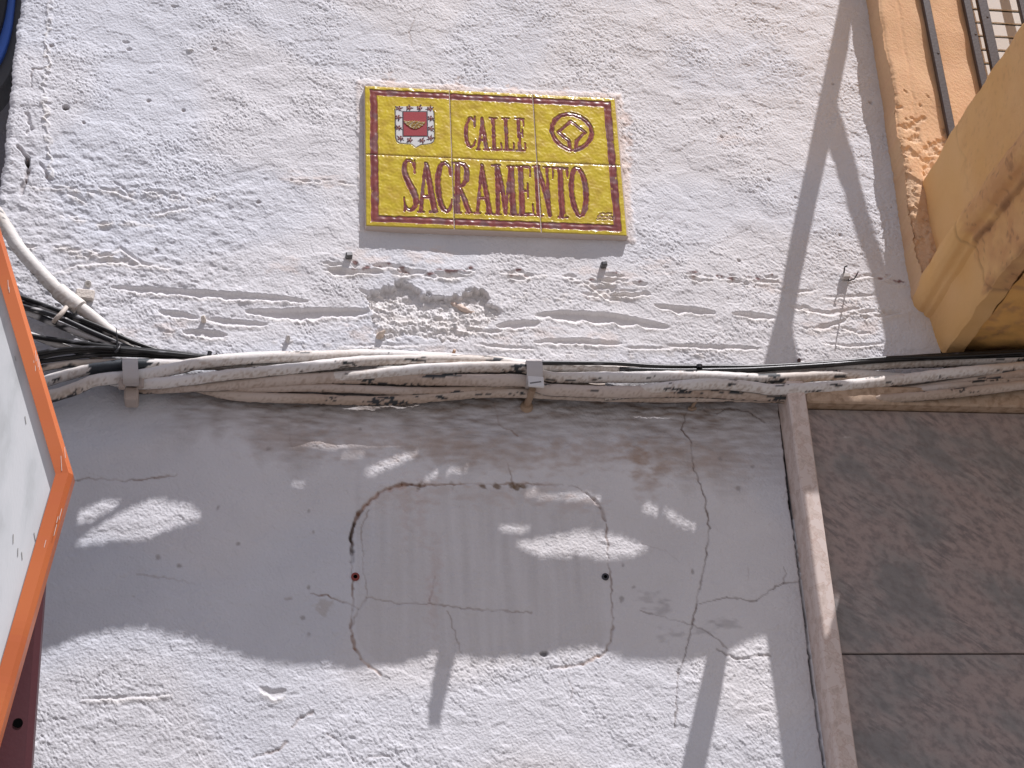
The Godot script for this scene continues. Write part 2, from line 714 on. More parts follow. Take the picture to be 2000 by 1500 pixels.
func wall_damage() -> void:
	var crack := Color(0.16, 0.11, 0.085)
	var soft := Color(0.32, 0.24, 0.20)
	# ---- stains: soot and dirt washed down from the cables, rust under the old plate
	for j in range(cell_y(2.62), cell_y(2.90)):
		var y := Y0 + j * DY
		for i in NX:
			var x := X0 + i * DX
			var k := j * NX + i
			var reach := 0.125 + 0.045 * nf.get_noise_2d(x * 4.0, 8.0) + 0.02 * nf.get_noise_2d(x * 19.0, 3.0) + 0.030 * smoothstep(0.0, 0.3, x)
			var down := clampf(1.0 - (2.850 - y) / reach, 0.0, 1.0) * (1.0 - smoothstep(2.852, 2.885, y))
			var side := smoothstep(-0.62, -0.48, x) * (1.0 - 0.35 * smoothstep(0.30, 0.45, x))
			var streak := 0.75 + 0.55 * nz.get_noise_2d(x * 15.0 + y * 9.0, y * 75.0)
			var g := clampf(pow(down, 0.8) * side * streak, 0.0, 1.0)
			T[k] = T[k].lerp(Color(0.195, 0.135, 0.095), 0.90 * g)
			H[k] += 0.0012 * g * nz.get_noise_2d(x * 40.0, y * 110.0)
	for q in PackedVector3Array([Vector3(-0.0897, 2.7457, 0), Vector3(-0.0064, 2.7382, 0), Vector3(0.0784, 2.7443, 0), Vector3(0.1469, 2.7501, 0), Vector3(0.2499, 2.7474, 0), Vector3(0.3355, 2.735, 0), Vector3(-0.2547, 2.7535, 0), Vector3(-0.3687, 2.7567, 0), Vector3(-0.1476, 2.7537, 0)]):
		spot(Vector2(q.x, q.y), 0.10, 0.045, 0.0, Color(0.42, 0.31, 0.245), 0.36, 0.45, 0.0)
	for q in PackedVector3Array([Vector3(0.2052, 2.7282, 0), Vector3(0.2128, 2.6963, 0), Vector3(0.2345, 2.7195, 0), Vector3(0.1899, 2.7509, 0)]):
		spot(Vector2(q.x, q.y), 0.030, 0.040, 0.0, Color(0.38, 0.25, 0.17), 0.32, 0.6, 0.0)
	for q in PackedVector3Array([Vector3(-0.1587, 2.6377, 0), Vector3(-0.1367, 2.5518, 0), Vector3(-0.1426, 2.4845, 0), Vector3(-0.183, 2.6374, 0)]):
		spot(Vector2(q.x, q.y), 0.016, 0.075, 0.0, Color(0.60, 0.46, 0.42), 0.35, 0.6, 0.0)
	for q in PackedVector3Array([Vector3(-0.2162, 2.5852, 0), Vector3(-0.1761, 2.5856, 0), Vector3(-0.0461, 2.5955, 0), Vector3(-0.0272, 2.5611, 0), Vector3(0.0163, 2.5358, 0), Vector3(0.0562, 2.5877, 0), Vector3(0.1292, 2.6235, 0), Vector3(-0.089, 2.5351, 0), Vector3(-0.2557, 2.6366, 0), Vector3(0.0882, 2.5106, 0), Vector3(-0.0191, 2.4765, 0)]):
		spot(Vector2(q.x, q.y), 0.008 + 0.006 * rng.randf(), 0.10, 0.0, Color(0.47, 0.45, 0.45), 0.24, 0.25, 0.0)
	for q in PackedVector3Array([Vector3(-0.1333, 2.6733, 0), Vector3(-0.0513, 2.6656, 0), Vector3(0.032, 2.6712, 0), Vector3(-0.1907, 2.6592, 0), Vector3(0.0895, 2.6541, 0)]):
		spot(Vector2(q.x, q.y), 0.06, 0.024, 0.0, Color(0.58, 0.46, 0.40), 0.40, 0.8, 0.0)
	for q in PackedVector3Array([Vector3(0.2338, 3.4115, 0), Vector3(0.2359, 3.3667, 0), Vector3(0.2281, 3.3165, 0), Vector3(0.2181, 3.2723, 0), Vector3(0.2138, 3.3378, 0), Vector3(-0.0644, 3.4656, 0), Vector3(0.029, 3.4621, 0), Vector3(-0.194, 3.468, 0), Vector3(0.1233, 3.4609, 0), Vector3(0.1993, 3.4585, 0)]):
		spot(Vector2(q.x, q.y), 0.013, 0.022, -0.0006, Color(0.72, 0.585, 0.52), 0.7, 0.8, 0.3)
	for q in PackedVector3Array([Vector3(-0.1472, 3.1123, 0), Vector3(-0.1121, 3.1107, 0), Vector3(-0.2519, 3.1051, 0), Vector3(-0.2174, 3.0913, 0), Vector3(0.154, 3.0903, 0), Vector3(0.2027, 3.0768, 0), Vector3(0.1687, 3.0451, 0), Vector3(0.4228, 3.3823, 0), Vector3(0.2733, 3.1052, 0), Vector3(-0.6334, 2.9358, 0), Vector3(-0.5611, 2.957, 0), Vector3(-0.3478, 3.2556, 0), Vector3(-0.3038, 3.2525, 0), Vector3(0.0572, 2.9666, 0), Vector3(0.1624, 2.96, 0), Vector3(-0.2531, 2.957, 0), Vector3(-0.1263, 2.9223, 0), Vector3(-0.0045, 2.9549, 0), Vector3(-0.3722, 3.0804, 0), Vector3(0.4631, 3.0709, 0), Vector3(0.5457, 2.9919, 0), Vector3(0.5981, 3.0344, 0), Vector3(0.6297, 2.9945, 0), Vector3(-0.5835, 2.9092, 0)]):
		spot(Vector2(q.x, q.y), 0.035, 0.018, 0.0, Color(0.76, 0.655, 0.60), 0.45, 0.9, 0.0)
	for q in PackedVector3Array([Vector3(0.3228, 2.4563, 0), Vector3(0.2883, 2.4436, 0), Vector3(0.2171, 2.4772, 0), Vector3(0.2298, 2.4352, 0), Vector3(0.2021, 2.4941, 0)]):
		spot(Vector2(q.x, q.y), 0.024, 0.014, 0.0, Color(0.38, 0.36, 0.36), 0.45, 0.9, 0.0)
	for q in PackedVector3Array([Vector3(-0.3356, 2.6356, 0), Vector3(-0.3322, 2.5842, 0), Vector3(-0.3273, 2.5336, 0), Vector3(-0.3426, 2.4838, 0), Vector3(-0.3462, 2.4512, 0), Vector3(-0.3345, 2.4269, 0), Vector3(0.1608, 2.5453, 0), Vector3(0.1688, 2.511, 0), Vector3(0.1513, 2.477, 0), Vector3(0.2727, 2.5374, 0), Vector3(0.2049, 2.6244, 0), Vector3(-0.4777, 2.6338, 0), Vector3(-0.5674, 2.5487, 0), Vector3(-0.5358, 2.5241, 0), Vector3(-0.4447, 2.5663, 0), Vector3(-0.6021, 2.483, 0), Vector3(0.3355, 2.735, 0), Vector3(0.3643, 2.6804, 0), Vector3(0.2433, 2.7705, 0), Vector3(0.3946, 2.7175, 0), Vector3(-0.4005, 2.7222, 0), Vector3(-0.3199, 2.7236, 0), Vector3(-0.2547, 2.7608, 0)]):
		spot(Vector2(q.x + 0.01 * rng.randf(), q.y + 0.03 * rng.randf()), 0.003 + 0.003 * rng.randf(), 0.004 + 0.004 * rng.randf(), -0.0006, Color(0.33, 0.30, 0.29), 0.65, 0.6, 0.2)
	# ---- gouges left by the chisel, sharp above, rounded below
	gouge(PackedVector2Array([Vector2(-0.6591, 3.0343), Vector2(-0.5891, 3.0329), Vector2(-0.4892, 3.0287), Vector2(-0.4222, 3.0262), Vector2(-0.3716, 3.0231), Vector2(-0.3326, 3.0186)]), 0.0115)
	gouge(PackedVector2Array([Vector2(-0.4401, 2.9993), Vector2(-0.4049, 2.9976), Vector2(-0.3376, 3.0008), Vector2(-0.2868, 3.0045), Vector2(-0.2331, 3.0053)]), 0.017)
	gouge(PackedVector2Array([Vector2(-0.5806, 2.9917), Vector2(-0.55, 2.9879), Vector2(-0.5127, 2.9815)]), 0.009)
	gouge(PackedVector2Array([Vector2(-0.5085, 2.9806), Vector2(-0.4629, 2.9773), Vector2(-0.4003, 2.9717)]), 0.009)
	gouge(PackedVector2Array([Vector2(-0.5406, 2.9548), Vector2(-0.5077, 2.9568), Vector2(-0.4655, 2.9514)]), 0.011)
	gouge(PackedVector2Array([Vector2(0.0446, 3.0077), Vector2(0.0899, 3.0122), Vector2(0.1394, 3.0099), Vector2(0.1909, 3.0066), Vector2(0.2368, 2.9991), Vector2(0.2775, 2.9914)]), 0.0165)
	gouge(PackedVector2Array([Vector2(-0.0223, 2.9828), Vector2(0.0059, 2.9886), Vector2(0.0534, 2.9921)]), 0.0135)
	gouge(PackedVector2Array([Vector2(0.2541, 3.0318), Vector2(0.3025, 3.0274), Vector2(0.3636, 3.0204)]), 0.0115)
	gouge(PackedVector2Array([Vector2(0.3908, 3.0182), Vector2(0.4293, 3.0185), Vector2(0.471, 3.0138)]), 0.0095)
	gouge(PackedVector2Array([Vector2(0.0389, 2.9524), Vector2(0.083, 2.9576), Vector2(0.1357, 2.9572), Vector2(0.1939, 2.9541)]), 0.009)
	gouge(PackedVector2Array([Vector2(0.2597, 2.9531), Vector2(0.3404, 2.9535), Vector2(0.4398, 2.9515)]), 0.007)
	gouge(PackedVector2Array([Vector2(-0.0611, 2.9455), Vector2(-0.0095, 2.9412), Vector2(0.0434, 2.9388)]), 0.005, 0.8)
	gouge(PackedVector2Array([Vector2(-0.287, 2.9349), Vector2(-0.2194, 2.9388), Vector2(-0.1385, 2.9422)]), 0.005, 0.8)
	gouge(PackedVector2Array([Vector2(0.1923, 2.9452), Vector2(0.2501, 2.9459), Vector2(0.3089, 2.9526)]), 0.005, 0.8)
	gouge(PackedVector2Array([Vector2(-0.7544, 3.054), Vector2(-0.7149, 3.075), Vector2(-0.666, 3.0838), Vector2(-0.6243, 3.0785), Vector2(-0.5744, 3.0785)]), 0.006, 0.7)
	gouge(PackedVector2Array([Vector2(-0.6704, 3.0886), Vector2(-0.6468, 3.1113), Vector2(-0.6233, 3.0904), Vector2(-0.5908, 3.072)]), 0.006, 0.7)
	gouge(PackedVector2Array([Vector2(-0.6039, 3.1764), Vector2(-0.5872, 3.1802), Vector2(-0.5621, 3.1875), Vector2(-0.5367, 3.1927)]), 0.006, 0.6)
	gouge(PackedVector2Array([Vector2(0.5139, 3.0315), Vector2(0.5691, 3.0272), Vector2(0.6364, 3.0398)]), 0.007, 0.9)
	gouge(PackedVector2Array([Vector2(0.537, 2.9956), Vector2(0.5754, 3.005), Vector2(0.6002, 3.016)]), 0.008, 0.9)
	gouge(PackedVector2Array([Vector2(0.5546, 3.0576), Vector2(0.6303, 3.0623), Vector2(0.6638, 3.0656)]), 0.006, 0.9)
	gouge(PackedVector2Array([Vector2(0.4724, 3.0712), Vector2(0.5184, 3.0667), Vector2(0.5565, 3.0722)]), 0.006, 0.8)
	gouge(PackedVector2Array([Vector2(0.5422, 2.9655), Vector2(0.597, 2.9611), Vector2(0.663, 2.9671)]), 0.005, 0.8)
	gouge(PackedVector2Array([Vector2(-0.3038, 3.081), Vector2(-0.2814, 3.0808), Vector2(-0.2521, 3.079)]), 0.0115, 1.0)
	gouge(PackedVector2Array([Vector2(0.1398, 3.0673), Vector2(0.1563, 3.0588), Vector2(0.1739, 3.0422), Vector2(0.1951, 3.0379)]), 0.0075, 1.1)
	gouge(PackedVector2Array([Vector2(0.2006, 3.0502), Vector2(0.2194, 3.0489), Vector2(0.2395, 3.0516)]), 0.007, 1.0)
	gouge(PackedVector2Array([Vector2(-0.2524, 3.0451), Vector2(-0.2268, 3.0341), Vector2(-0.1749, 3.0399)]), 0.010, 1.0)
	gouge(PackedVector2Array([Vector2(-0.6909, 3.2255), Vector2(-0.6568, 3.22), Vector2(-0.6221, 3.2031)]), 0.006, 0.7)
	gouge(PackedVector2Array([Vector2(-0.7406, 3.214), Vector2(-0.7235, 3.2086), Vector2(-0.7042, 3.1953)]), 0.007, 0.9)
	broken(PackedVector2Array([Vector2(-0.2388, 3.0307), Vector2(-0.2076, 3.0467), Vector2(-0.1745, 3.0608), Vector2(-0.1608, 3.0514), Vector2(-0.1421, 3.0361), Vector2(-0.1093, 3.0303), Vector2(-0.0795, 3.0373), Vector2(-0.058, 3.0491), Vector2(-0.0318, 3.047), Vector2(-0.0302, 3.0231), Vector2(-0.0108, 3.0059), Vector2(-0.0222, 2.9857), Vector2(-0.034, 2.9736), Vector2(-0.0608, 2.9552), Vector2(-0.0983, 2.9424), Vector2(-0.1341, 2.9471), Vector2(-0.1767, 2.9546), Vector2(-0.209, 2.9584), Vector2(-0.2342, 2.9789), Vector2(-0.234, 3.0004)]), 0.0115, 0.0040)
	broken(PackedVector2Array([Vector2(-0.231, 2.9596), Vector2(-0.2122, 2.968), Vector2(-0.1884, 2.9639), Vector2(-0.1767, 2.9546), Vector2(-0.1939, 2.9415), Vector2(-0.2194, 2.9446)]), 0.005, 0.005)
	ragged(PackedVector2Array([Vector2(-0.302, 3.0811), Vector2(-0.0338, 3.0832)]), 26, 0.0085, 0.40)
	ragged(PackedVector2Array([Vector2(-0.0116, 3.0841), Vector2(0.2524, 3.0755)]), 24, 0.0080, 0.25)
	ragged(PackedVector2Array([Vector2(0.1429, 3.0593), Vector2(0.243, 3.0507)]), 12, 0.0085, 0.0)
	ragged(PackedVector2Array([Vector2(0.3265, 3.0865), Vector2(0.4763, 3.0879)]), 14, 0.0065, 0.50)
	ragged(PackedVector2Array([Vector2(0.6073, 3.0991), Vector2(0.7159, 3.0947)]), 10, 0.0065, 0.60)
	ragged(PackedVector2Array([Vector2(-0.3609, 3.2529), Vector2(-0.2596, 3.2536)]), 6, 0.0050, 0.0)
	ragged(PackedVector2Array([Vector2(0.5134, 3.0274), Vector2(0.6859, 3.025)]), 16, 0.0070, 0.0)
	ragged(PackedVector2Array([Vector2(0.5272, 2.9913), Vector2(0.6379, 2.9866)]), 8, 0.0060, 0.0)
	ragged(PackedVector2Array([Vector2(-0.2356, 3.0062), Vector2(-0.0297, 2.9737)]), 22, 0.0080, 0.0)
	ragged(PackedVector2Array([Vector2(-0.0091, 3.0438), Vector2(0.1773, 3.0403)]), 9, 0.0040, 0.0)
	ragged(PackedVector2Array([Vector2(-0.7995, 3.1129), Vector2(-0.5659, 3.0729)]), 26, 0.0055, 0.0)
	ragged(PackedVector2Array([Vector2(-0.7997, 3.2234), Vector2(-0.4946, 3.2121)]), 18, 0.0050, 0.0)
	ragged(PackedVector2Array([Vector2(-0.7456, 3.1651), Vector2(-0.5944, 3.1515)]), 12, 0.0050, 0.0)
	ragged(PackedVector2Array([Vector2(-0.5607, 2.9475), Vector2(-0.0834, 2.9236)]), 20, 0.0035, 0.0)
	ragged(PackedVector2Array([Vector2(0.0899, 2.9285), Vector2(0.4291, 2.9383)]), 12, 0.0030, 0.0)
	var fillet := Color(0.76, 0.655, 0.595)
	line(PackedVector2Array([Vector2(0.2242, 3.4599), Vector2(0.2235, 3.3053), Vector2(0.2235, 3.1552)]), 0.016, -0.0040, fillet, 1.1, 0.002)
	line(PackedVector2Array([Vector2(-0.2454, 3.466), Vector2(-0.0179, 3.4616), Vector2(0.2225, 3.4621)]), 0.013, -0.0032, fillet, 0.9, 0.002)
	line(PackedVector2Array([Vector2(-0.2491, 3.4568), Vector2(-0.2445, 3.1563)]), 0.010, -0.0025, fillet, 0.6, 0.002)
	# ---- the old corner bead and the broken corner
	line(PackedVector2Array([Vector2(-0.7964, 3.6256), Vector2(-0.7941, 3.5685), Vector2(-0.7971, 3.512), Vector2(-0.787, 3.4682), Vector2(-0.7967, 3.4347), Vector2(-0.7845, 3.36), Vector2(-0.7741, 3.2866), Vector2(-0.7675, 3.2403)]), 0.006, -0.0022, Color(0.80, 0.765, 0.72), 0.6, 0.005)
	line(PackedVector2Array([Vector2(-0.8254, 3.2965), Vector2(-0.8107, 3.2796), Vector2(-0.8062, 3.2539), Vector2(-0.8088, 3.2332), Vector2(-0.8149, 3.2043)]), 0.006, 0.009, soft, 0.4)
	spot(PackedVector2Array([Vector2(-0.8092, 3.2713)])[0], 0.0055, 0.011, -0.02, crack, 0.9, 0.3)
	line(PackedVector2Array([Vector2(-0.8139, 3.4578), Vector2(-0.8147, 3.4446), Vector2(-0.8148, 3.4228)]), 0.003, 0.003, soft, 0.5)
	line(PackedVector2Array([Vector2(-0.8175, 3.4586), Vector2(-0.8004, 3.4619), Vector2(-0.7851, 3.4662)]), 0.003, 0.003, soft, 0.5)
	line(PackedVector2Array([Vector2(-0.8173, 3.3666), Vector2(-0.8125, 3.3477), Vector2(-0.8066, 3.3375), Vector2(-0.8124, 3.3245)]), 0.006, 0.005, soft, 0.2)
	line(PackedVector2Array([Vector2(-0.7861, 3.2652), Vector2(-0.7742, 3.24), Vector2(-0.767, 3.2332)]), 0.005, 0.004, soft, 0.3)
	spot(PackedVector2Array([Vector2(-0.7535, 3.3821)])[0], 0.0068, 0.006, -0.012, crack, 0.75, 0.2)
	spot(PackedVector2Array([Vector2(-0.6593, 3.53)])[0], 0.008, 0.003, -0.0035, soft, 0.3, 0.4)
	spot(PackedVector2Array([Vector2(-0.6531, 3.5135)])[0], 0.007, 0.003, -0.003, soft, 0.3, 0.4)
	spot(PackedVector2Array([Vector2(-0.5466, 3.5204)])[0], 0.007, 0.005, 0.003, Color(0.76, 0.74, 0.70), 0.5, 0.4)
	spot(PackedVector2Array([Vector2(-0.579, 3.6156)])[0], 0.01, 0.004, -0.003, soft, 0.2, 0.5)
	line(PackedVector2Array([Vector2(-0.6644, 3.2351), Vector2(-0.6485, 3.2224), Vector2(-0.6342, 3.2087)]), 0.004, 0.003, soft, 0.3)
	line(PackedVector2Array([Vector2(-0.5531, 3.2197), Vector2(-0.5414, 3.2028), Vector2(-0.5313, 3.1848)]), 0.0025, 0.001, soft, 0.2)
	for q in PackedVector3Array([Vector3(-0.5881, 3.1047, 0), Vector3(-0.4212, 3.2052, 0), Vector3(0.4133, 3.3841, 0), Vector3(0.4169, 3.1211, 0), Vector3(-0.367, 3.2526, 0), Vector3(-0.5542, 3.3881, 0), Vector3(-0.6145, 3.4053, 0), Vector3(-0.7207, 3.3528, 0), Vector3(-0.7858, 3.5127, 0), Vector3(-0.5037, 3.5255, 0), Vector3(0.4917, 3.2943, 0), Vector3(0.6431, 3.5163, 0), Vector3(0.5362, 3.2579, 0), Vector3(0.7111, 3.4791, 0), Vector3(0.6094, 3.1819, 0), Vector3(0.1826, 3.2329, 0)]):
		spot(Vector2(q.x, q.y), 0.004, 0.0035, -0.003, soft, 0.5, 0.6)
	# ---- hair cracks
	line(PackedVector2Array([Vector2(-0.1168, 3.6603), Vector2(-0.1424, 3.6252), Vector2(-0.1546, 3.5866), Vector2(-0.1497, 3.552)]), 0.0022, 0.001, soft, 0.5)
	line(PackedVector2Array([Vector2(0.2919, 2.8232), Vector2(0.2817, 2.7899), Vector2(0.2951, 2.7668), Vector2(0.2949, 2.7205), Vector2(0.3076, 2.675), Vector2(0.3102, 2.6167), Vector2(0.3015, 2.5724), Vector2(0.2827, 2.5116), Vector2(0.266, 2.452), Vector2(0.2488, 2.402), Vector2(0.2362, 2.3733), Vector2(0.2292, 2.3247), Vector2(0.2227, 2.2888)]), 0.0026, 0.0015, crack, 0.85)
	line(PackedVector2Array([Vector2(0.1824, 2.4754), Vector2(0.2241, 2.4629), Vector2(0.2659, 2.4512), Vector2(0.2957, 2.4353), Vector2(0.318, 2.4119)]), 0.0022, 0.001, crack, 0.6)
	line(PackedVector2Array([Vector2(0.3014, 2.4102), Vector2(0.3327, 2.3952), Vector2(0.351, 2.396), Vector2(0.3683, 2.4027), Vector2(0.3879, 2.3993)]), 0.0032, 0.002, crack, 0.7)
	line(PackedVector2Array([Vector2(0.2801, 2.4859), Vector2(0.3272, 2.4972), Vector2(0.3752, 2.4905), Vector2(0.4031, 2.5121), Vector2(0.4231, 2.5226), Vector2(0.4488, 2.5236)]), 0.0024, 0.001, crack, 0.75)
	line(PackedVector2Array([Vector2(0.4281, 2.5488), Vector2(0.4285, 2.5383), Vector2(0.4231, 2.5226)]), 0.002, 0.001, crack, 0.4)
	line(PackedVector2Array([Vector2(-0.3302, 2.5004), Vector2(-0.3037, 2.498), Vector2(-0.2788, 2.4873), Vector2(-0.2569, 2.4775), Vector2(-0.2442, 2.4957), Vector2(-0.194, 2.486), Vector2(-0.1386, 2.4845), Vector2(-0.0991, 2.478), Vector2(-0.0513, 2.474), Vector2(0.0128, 2.4708)]), 0.0026, 0.0012, soft, 0.95)
	line(PackedVector2Array([Vector2(-0.2569, 2.4775), Vector2(-0.2625, 2.4635), Vector2(-0.2681, 2.4448)]), 0.0024, 0.001, soft, 0.9)
	line(PackedVector2Array([Vector2(-0.2379, 2.6411), Vector2(-0.2461, 2.6237), Vector2(-0.252, 2.602), Vector2(-0.2482, 2.5722), Vector2(-0.2509, 2.5425), Vector2(-0.2448, 2.5174), Vector2(-0.2426, 2.4991)]), 0.0022, 0.001, soft, 0.85)
	line(PackedVector2Array([Vector2(-0.1192, 2.4721), Vector2(-0.1128, 2.4474), Vector2(-0.1064, 2.4269), Vector2(-0.1009, 2.4041)]), 0.0020, 0.001, soft, 0.8)
	line(PackedVector2Array([Vector2(-0.1389, 2.5306), Vector2(-0.1419, 2.5095), Vector2(-0.1472, 2.4886)]), 0.0022, 0.0008, Color(0.36, 0.19, 0.16), 0.7)
	line(PackedVector2Array([Vector2(-0.0317, 2.83), Vector2(-0.0259, 2.8068), Vector2(-0.0249, 2.791), Vector2(-0.0042, 2.7822), Vector2(0.0055, 2.7732)]), 0.0028, 0.001, soft, 0.8)
	line(PackedVector2Array([Vector2(-0.0137, 2.7244), Vector2(-0.0104, 2.7064), Vector2(-0.0087, 2.6911)]), 0.0022, 0.001, soft, 0.7)
	line(PackedVector2Array([Vector2(-0.7049, 2.6788), Vector2(-0.6899, 2.6842), Vector2(-0.6708, 2.688), Vector2(-0.6203, 2.6853), Vector2(-0.5737, 2.6895), Vector2(-0.5387, 2.6953)]), 0.0026, 0.001, soft, 0.85)
	line(PackedVector2Array([Vector2(-0.5932, 2.5303), Vector2(-0.5511, 2.5256), Vector2(-0.5049, 2.516)]), 0.003, 0.0005, soft, 0.35)
	line(PackedVector2Array([Vector2(0.3241, 2.8287), Vector2(0.3448, 2.8234), Vector2(0.368, 2.8335), Vector2(0.407, 2.8248), Vector2(0.4262, 2.8062)]), 0.0032, 0.002, crack, 0.9)
	line(PackedVector2Array([Vector2(0.1893, 2.589), Vector2(0.2344, 2.5762), Vector2(0.2576, 2.5546)]), 0.0016, 0.0005, soft, 0.3)
	line(PackedVector2Array([Vector2(-0.3693, 2.8075), Vector2(-0.364, 2.7676), Vector2(-0.3605, 2.7408)]), 0.0018, 0.0006, soft, 0.35)
	line(PackedVector2Array([Vector2(0.3665, 2.5467), Vector2(0.3657, 2.5249)]), 0.0018, 0.0006, soft, 0.4)
	line(PackedVector2Array([Vector2(-0.3568, 2.7768), Vector2(-0.3038, 2.8145), Vector2(-0.2625, 2.8246)]), 0.002, 0.0006, soft, 0.3)
	gouge(PackedVector2Array([Vector2(-0.6642, 2.3398), Vector2(-0.6096, 2.3426), Vector2(-0.573, 2.3447), Vector2(-0.5288, 2.3468)]), 0.0045, 0.8)
	gouge(PackedVector2Array([Vector2(-0.406, 2.3595), Vector2(-0.387, 2.3516), Vector2(-0.3644, 2.3539)]), 0.012, 0.6)
	line(PackedVector2Array([Vector2(-0.4151, 2.2483), Vector2(-0.3745, 2.2592), Vector2(-0.3635, 2.272)]), 0.0032, 0.0018, soft, 0.7)
	line(PackedVector2Array([Vector2(-0.3563, 2.2933), Vector2(-0.3414, 2.3086), Vector2(-0.3249, 2.3147)]), 0.004, 0.0025, soft, 0.6)
	line(PackedVector2Array([Vector2(-0.3037, 2.2837), Vector2(-0.2827, 2.2659), Vector2(-0.2663, 2.2406), Vector2(-0.2438, 2.2464), Vector2(-0.2136, 2.2476)]), 0.0026, 0.0015, soft, 0.5)
	line(PackedVector2Array([Vector2(0.0638, 2.3232), Vector2(0.0679, 2.3496), Vector2(0.0639, 2.3617)]), 0.002, 0.001, soft, 0.4)
	line(PackedVector2Array([Vector2(0.4581, 2.8491), Vector2(0.456, 2.803), Vector2(0.4555, 2.7558), Vector2(0.4524, 2.6816), Vector2(0.4519, 2.6362)]), 0.0048, 0.02, Color(0.03, 0.026, 0.024), 1.0, 0.0008)
	line(PackedVector2Array([Vector2(0.4519, 2.6362), Vector2(0.4518, 2.5472), Vector2(0.4515, 2.4523), Vector2(0.4502, 2.3975), Vector2(0.45, 2.352), Vector2(0.4502, 2.2789), Vector2(0.4509, 2.2233)]), 0.0030, 0.012, Color(0.05, 0.042, 0.038), 0.9, 0.0008)
	# ---- the ghost of a plate that once hung here: its paint rim torn off in places
	var rim := Color(0.20, 0.105, 0.06)
	var pa := PackedVector2Array([Vector2(-0.2637, 2.6365)])[0]
	var pb := PackedVector2Array([Vector2(0.1299, 2.4104)])[0]
	var pt := PackedVector2Array([Vector2(-0.0588, 2.685)])[0].y
	for j in range(cell_y(pb.y - 0.03), cell_y(pt)):      # greyer field inside
		for i in range(cell_x(pa.x), cell_x(pb.x)):
			var q := Vector2(X0 + i * DX, Y0 + j * DY)
			var box := Vector2(absf(q.x - (pa.x + pb.x) * 0.5) - (pb.x - pa.x) * 0.5 + 0.07, absf(q.y - (pt + pb.y - 0.03) * 0.5) - (pt - pb.y + 0.03) * 0.5 + 0.07)
			var d := Vector2(maxf(box.x, 0.0), maxf(box.y, 0.0)).length() - 0.07
			if d < 0.0:
				var streak := 0.5 + 0.8 * nz.get_noise_2d(q.x * 45.0, q.y * 3.0)
				T[j * NX + i] = T[j * NX + i].lerp(Color(0.60, 0.575, 0.565), clampf(0.18 + 0.30 * streak, 0.0, 0.6) * smoothstep(0.0, 0.006, -d))
	line(PackedVector2Array([Vector2(-0.2665, 2.5677), Vector2(-0.2672, 2.589), Vector2(-0.2638, 2.6148), Vector2(-0.2557, 2.634), Vector2(-0.2427, 2.6507), Vector2(-0.2247, 2.6676), Vector2(-0.2067, 2.6784), Vector2(-0.1862, 2.684), Vector2(-0.1715, 2.6851), Vector2(-0.1502, 2.6828)]), 0.0046, 0.0028, rim, 0.9)
	line(PackedVector2Array([Vector2(-0.2638, 2.6174), Vector2(-0.2672, 2.5933), Vector2(-0.2657, 2.572), Vector2(-0.2666, 2.5525)]), 0.0048, 0.003, Color(0.11, 0.085, 0.07), 0.85)
	line(PackedVector2Array([Vector2(-0.2459, 2.6454), Vector2(-0.2271, 2.6649), Vector2(-0.2067, 2.6757), Vector2(-0.1822, 2.6805)]), 0.008, 0.001, Color(0.62, 0.42, 0.33), 0.5)
	line(PackedVector2Array([Vector2(0.0832, 2.6871), Vector2(0.0997, 2.682), Vector2(0.1143, 2.6732)]), 0.0026, 0.001, rim, 0.5)
	line(PackedVector2Array([Vector2(0.1126, 2.6741), Vector2(0.1237, 2.6635), Vector2(0.1327, 2.6484), Vector2(0.1395, 2.6263)]), 0.0046, 0.003, rim, 0.9)
	line(PackedVector2Array([Vector2(-0.1502, 2.6828), Vector2(-0.0918, 2.6863), Vector2(-0.0087, 2.6893), Vector2(0.0748, 2.6879)]), 0.0030, 0.0012, Color(0.36, 0.26, 0.21), 1.0)
	line(PackedVector2Array([Vector2(-0.2674, 2.5508), Vector2(-0.2646, 2.5089), Vector2(-0.2656, 2.4758), Vector2(-0.2688, 2.4472)]), 0.0028, 0.0012, Color(0.36, 0.29, 0.26), 1.0)
	line(PackedVector2Array([Vector2(0.1406, 2.6193), Vector2(0.1397, 2.5624), Vector2(0.1408, 2.5109), Vector2(0.1397, 2.4644), Vector2(0.1374, 2.4452)]), 0.0028, 0.0012, Color(0.36, 0.29, 0.26), 1.0)
	line(PackedVector2Array([Vector2(0.1384, 2.4477), Vector2(0.1336, 2.4269), Vector2(0.1252, 2.412), Vector2(0.113, 2.4006)]), 0.0040, 0.002, Color(0.27, 0.165, 0.10), 0.8)
	line(PackedVector2Array([Vector2(0.113, 2.4006), Vector2(0.0881, 2.3892), Vector2(0.0597, 2.3827), Vector2(0.0316, 2.3796)]), 0.0045, 0.0016, Color(0.60, 0.40, 0.28), 0.55)
	line(PackedVector2Array([Vector2(-0.2688, 2.4594), Vector2(-0.2674, 2.435), Vector2(-0.2621, 2.414), Vector2(-0.2529, 2.3979)]), 0.0038, 0.0018, Color(0.30, 0.175, 0.11), 0.85)
	line(PackedVector2Array([Vector2(-0.2529, 2.3979), Vector2(-0.2407, 2.3851), Vector2(-0.2232, 2.3723)]), 0.0045, 0.0016, Color(0.60, 0.40, 0.28), 0.6)
	for q in PackedVector3Array([Vector3(-0.1034, 2.6826, 0), Vector3(-0.0547, 2.6842, 0), Vector3(-0.0339, 2.6845, 0), Vector3(-0.0098, 2.6857, 0), Vector3(0.0093, 2.6842, 0), Vector3(-0.0008, 2.6823, 0), Vector3(-0.1577, 2.68, 0)]):
		spot(Vector2(q.x, q.y), 0.0065, 0.0075, -0.001, Color(0.18, 0.115, 0.06), 0.8, 0.8, 0.2)
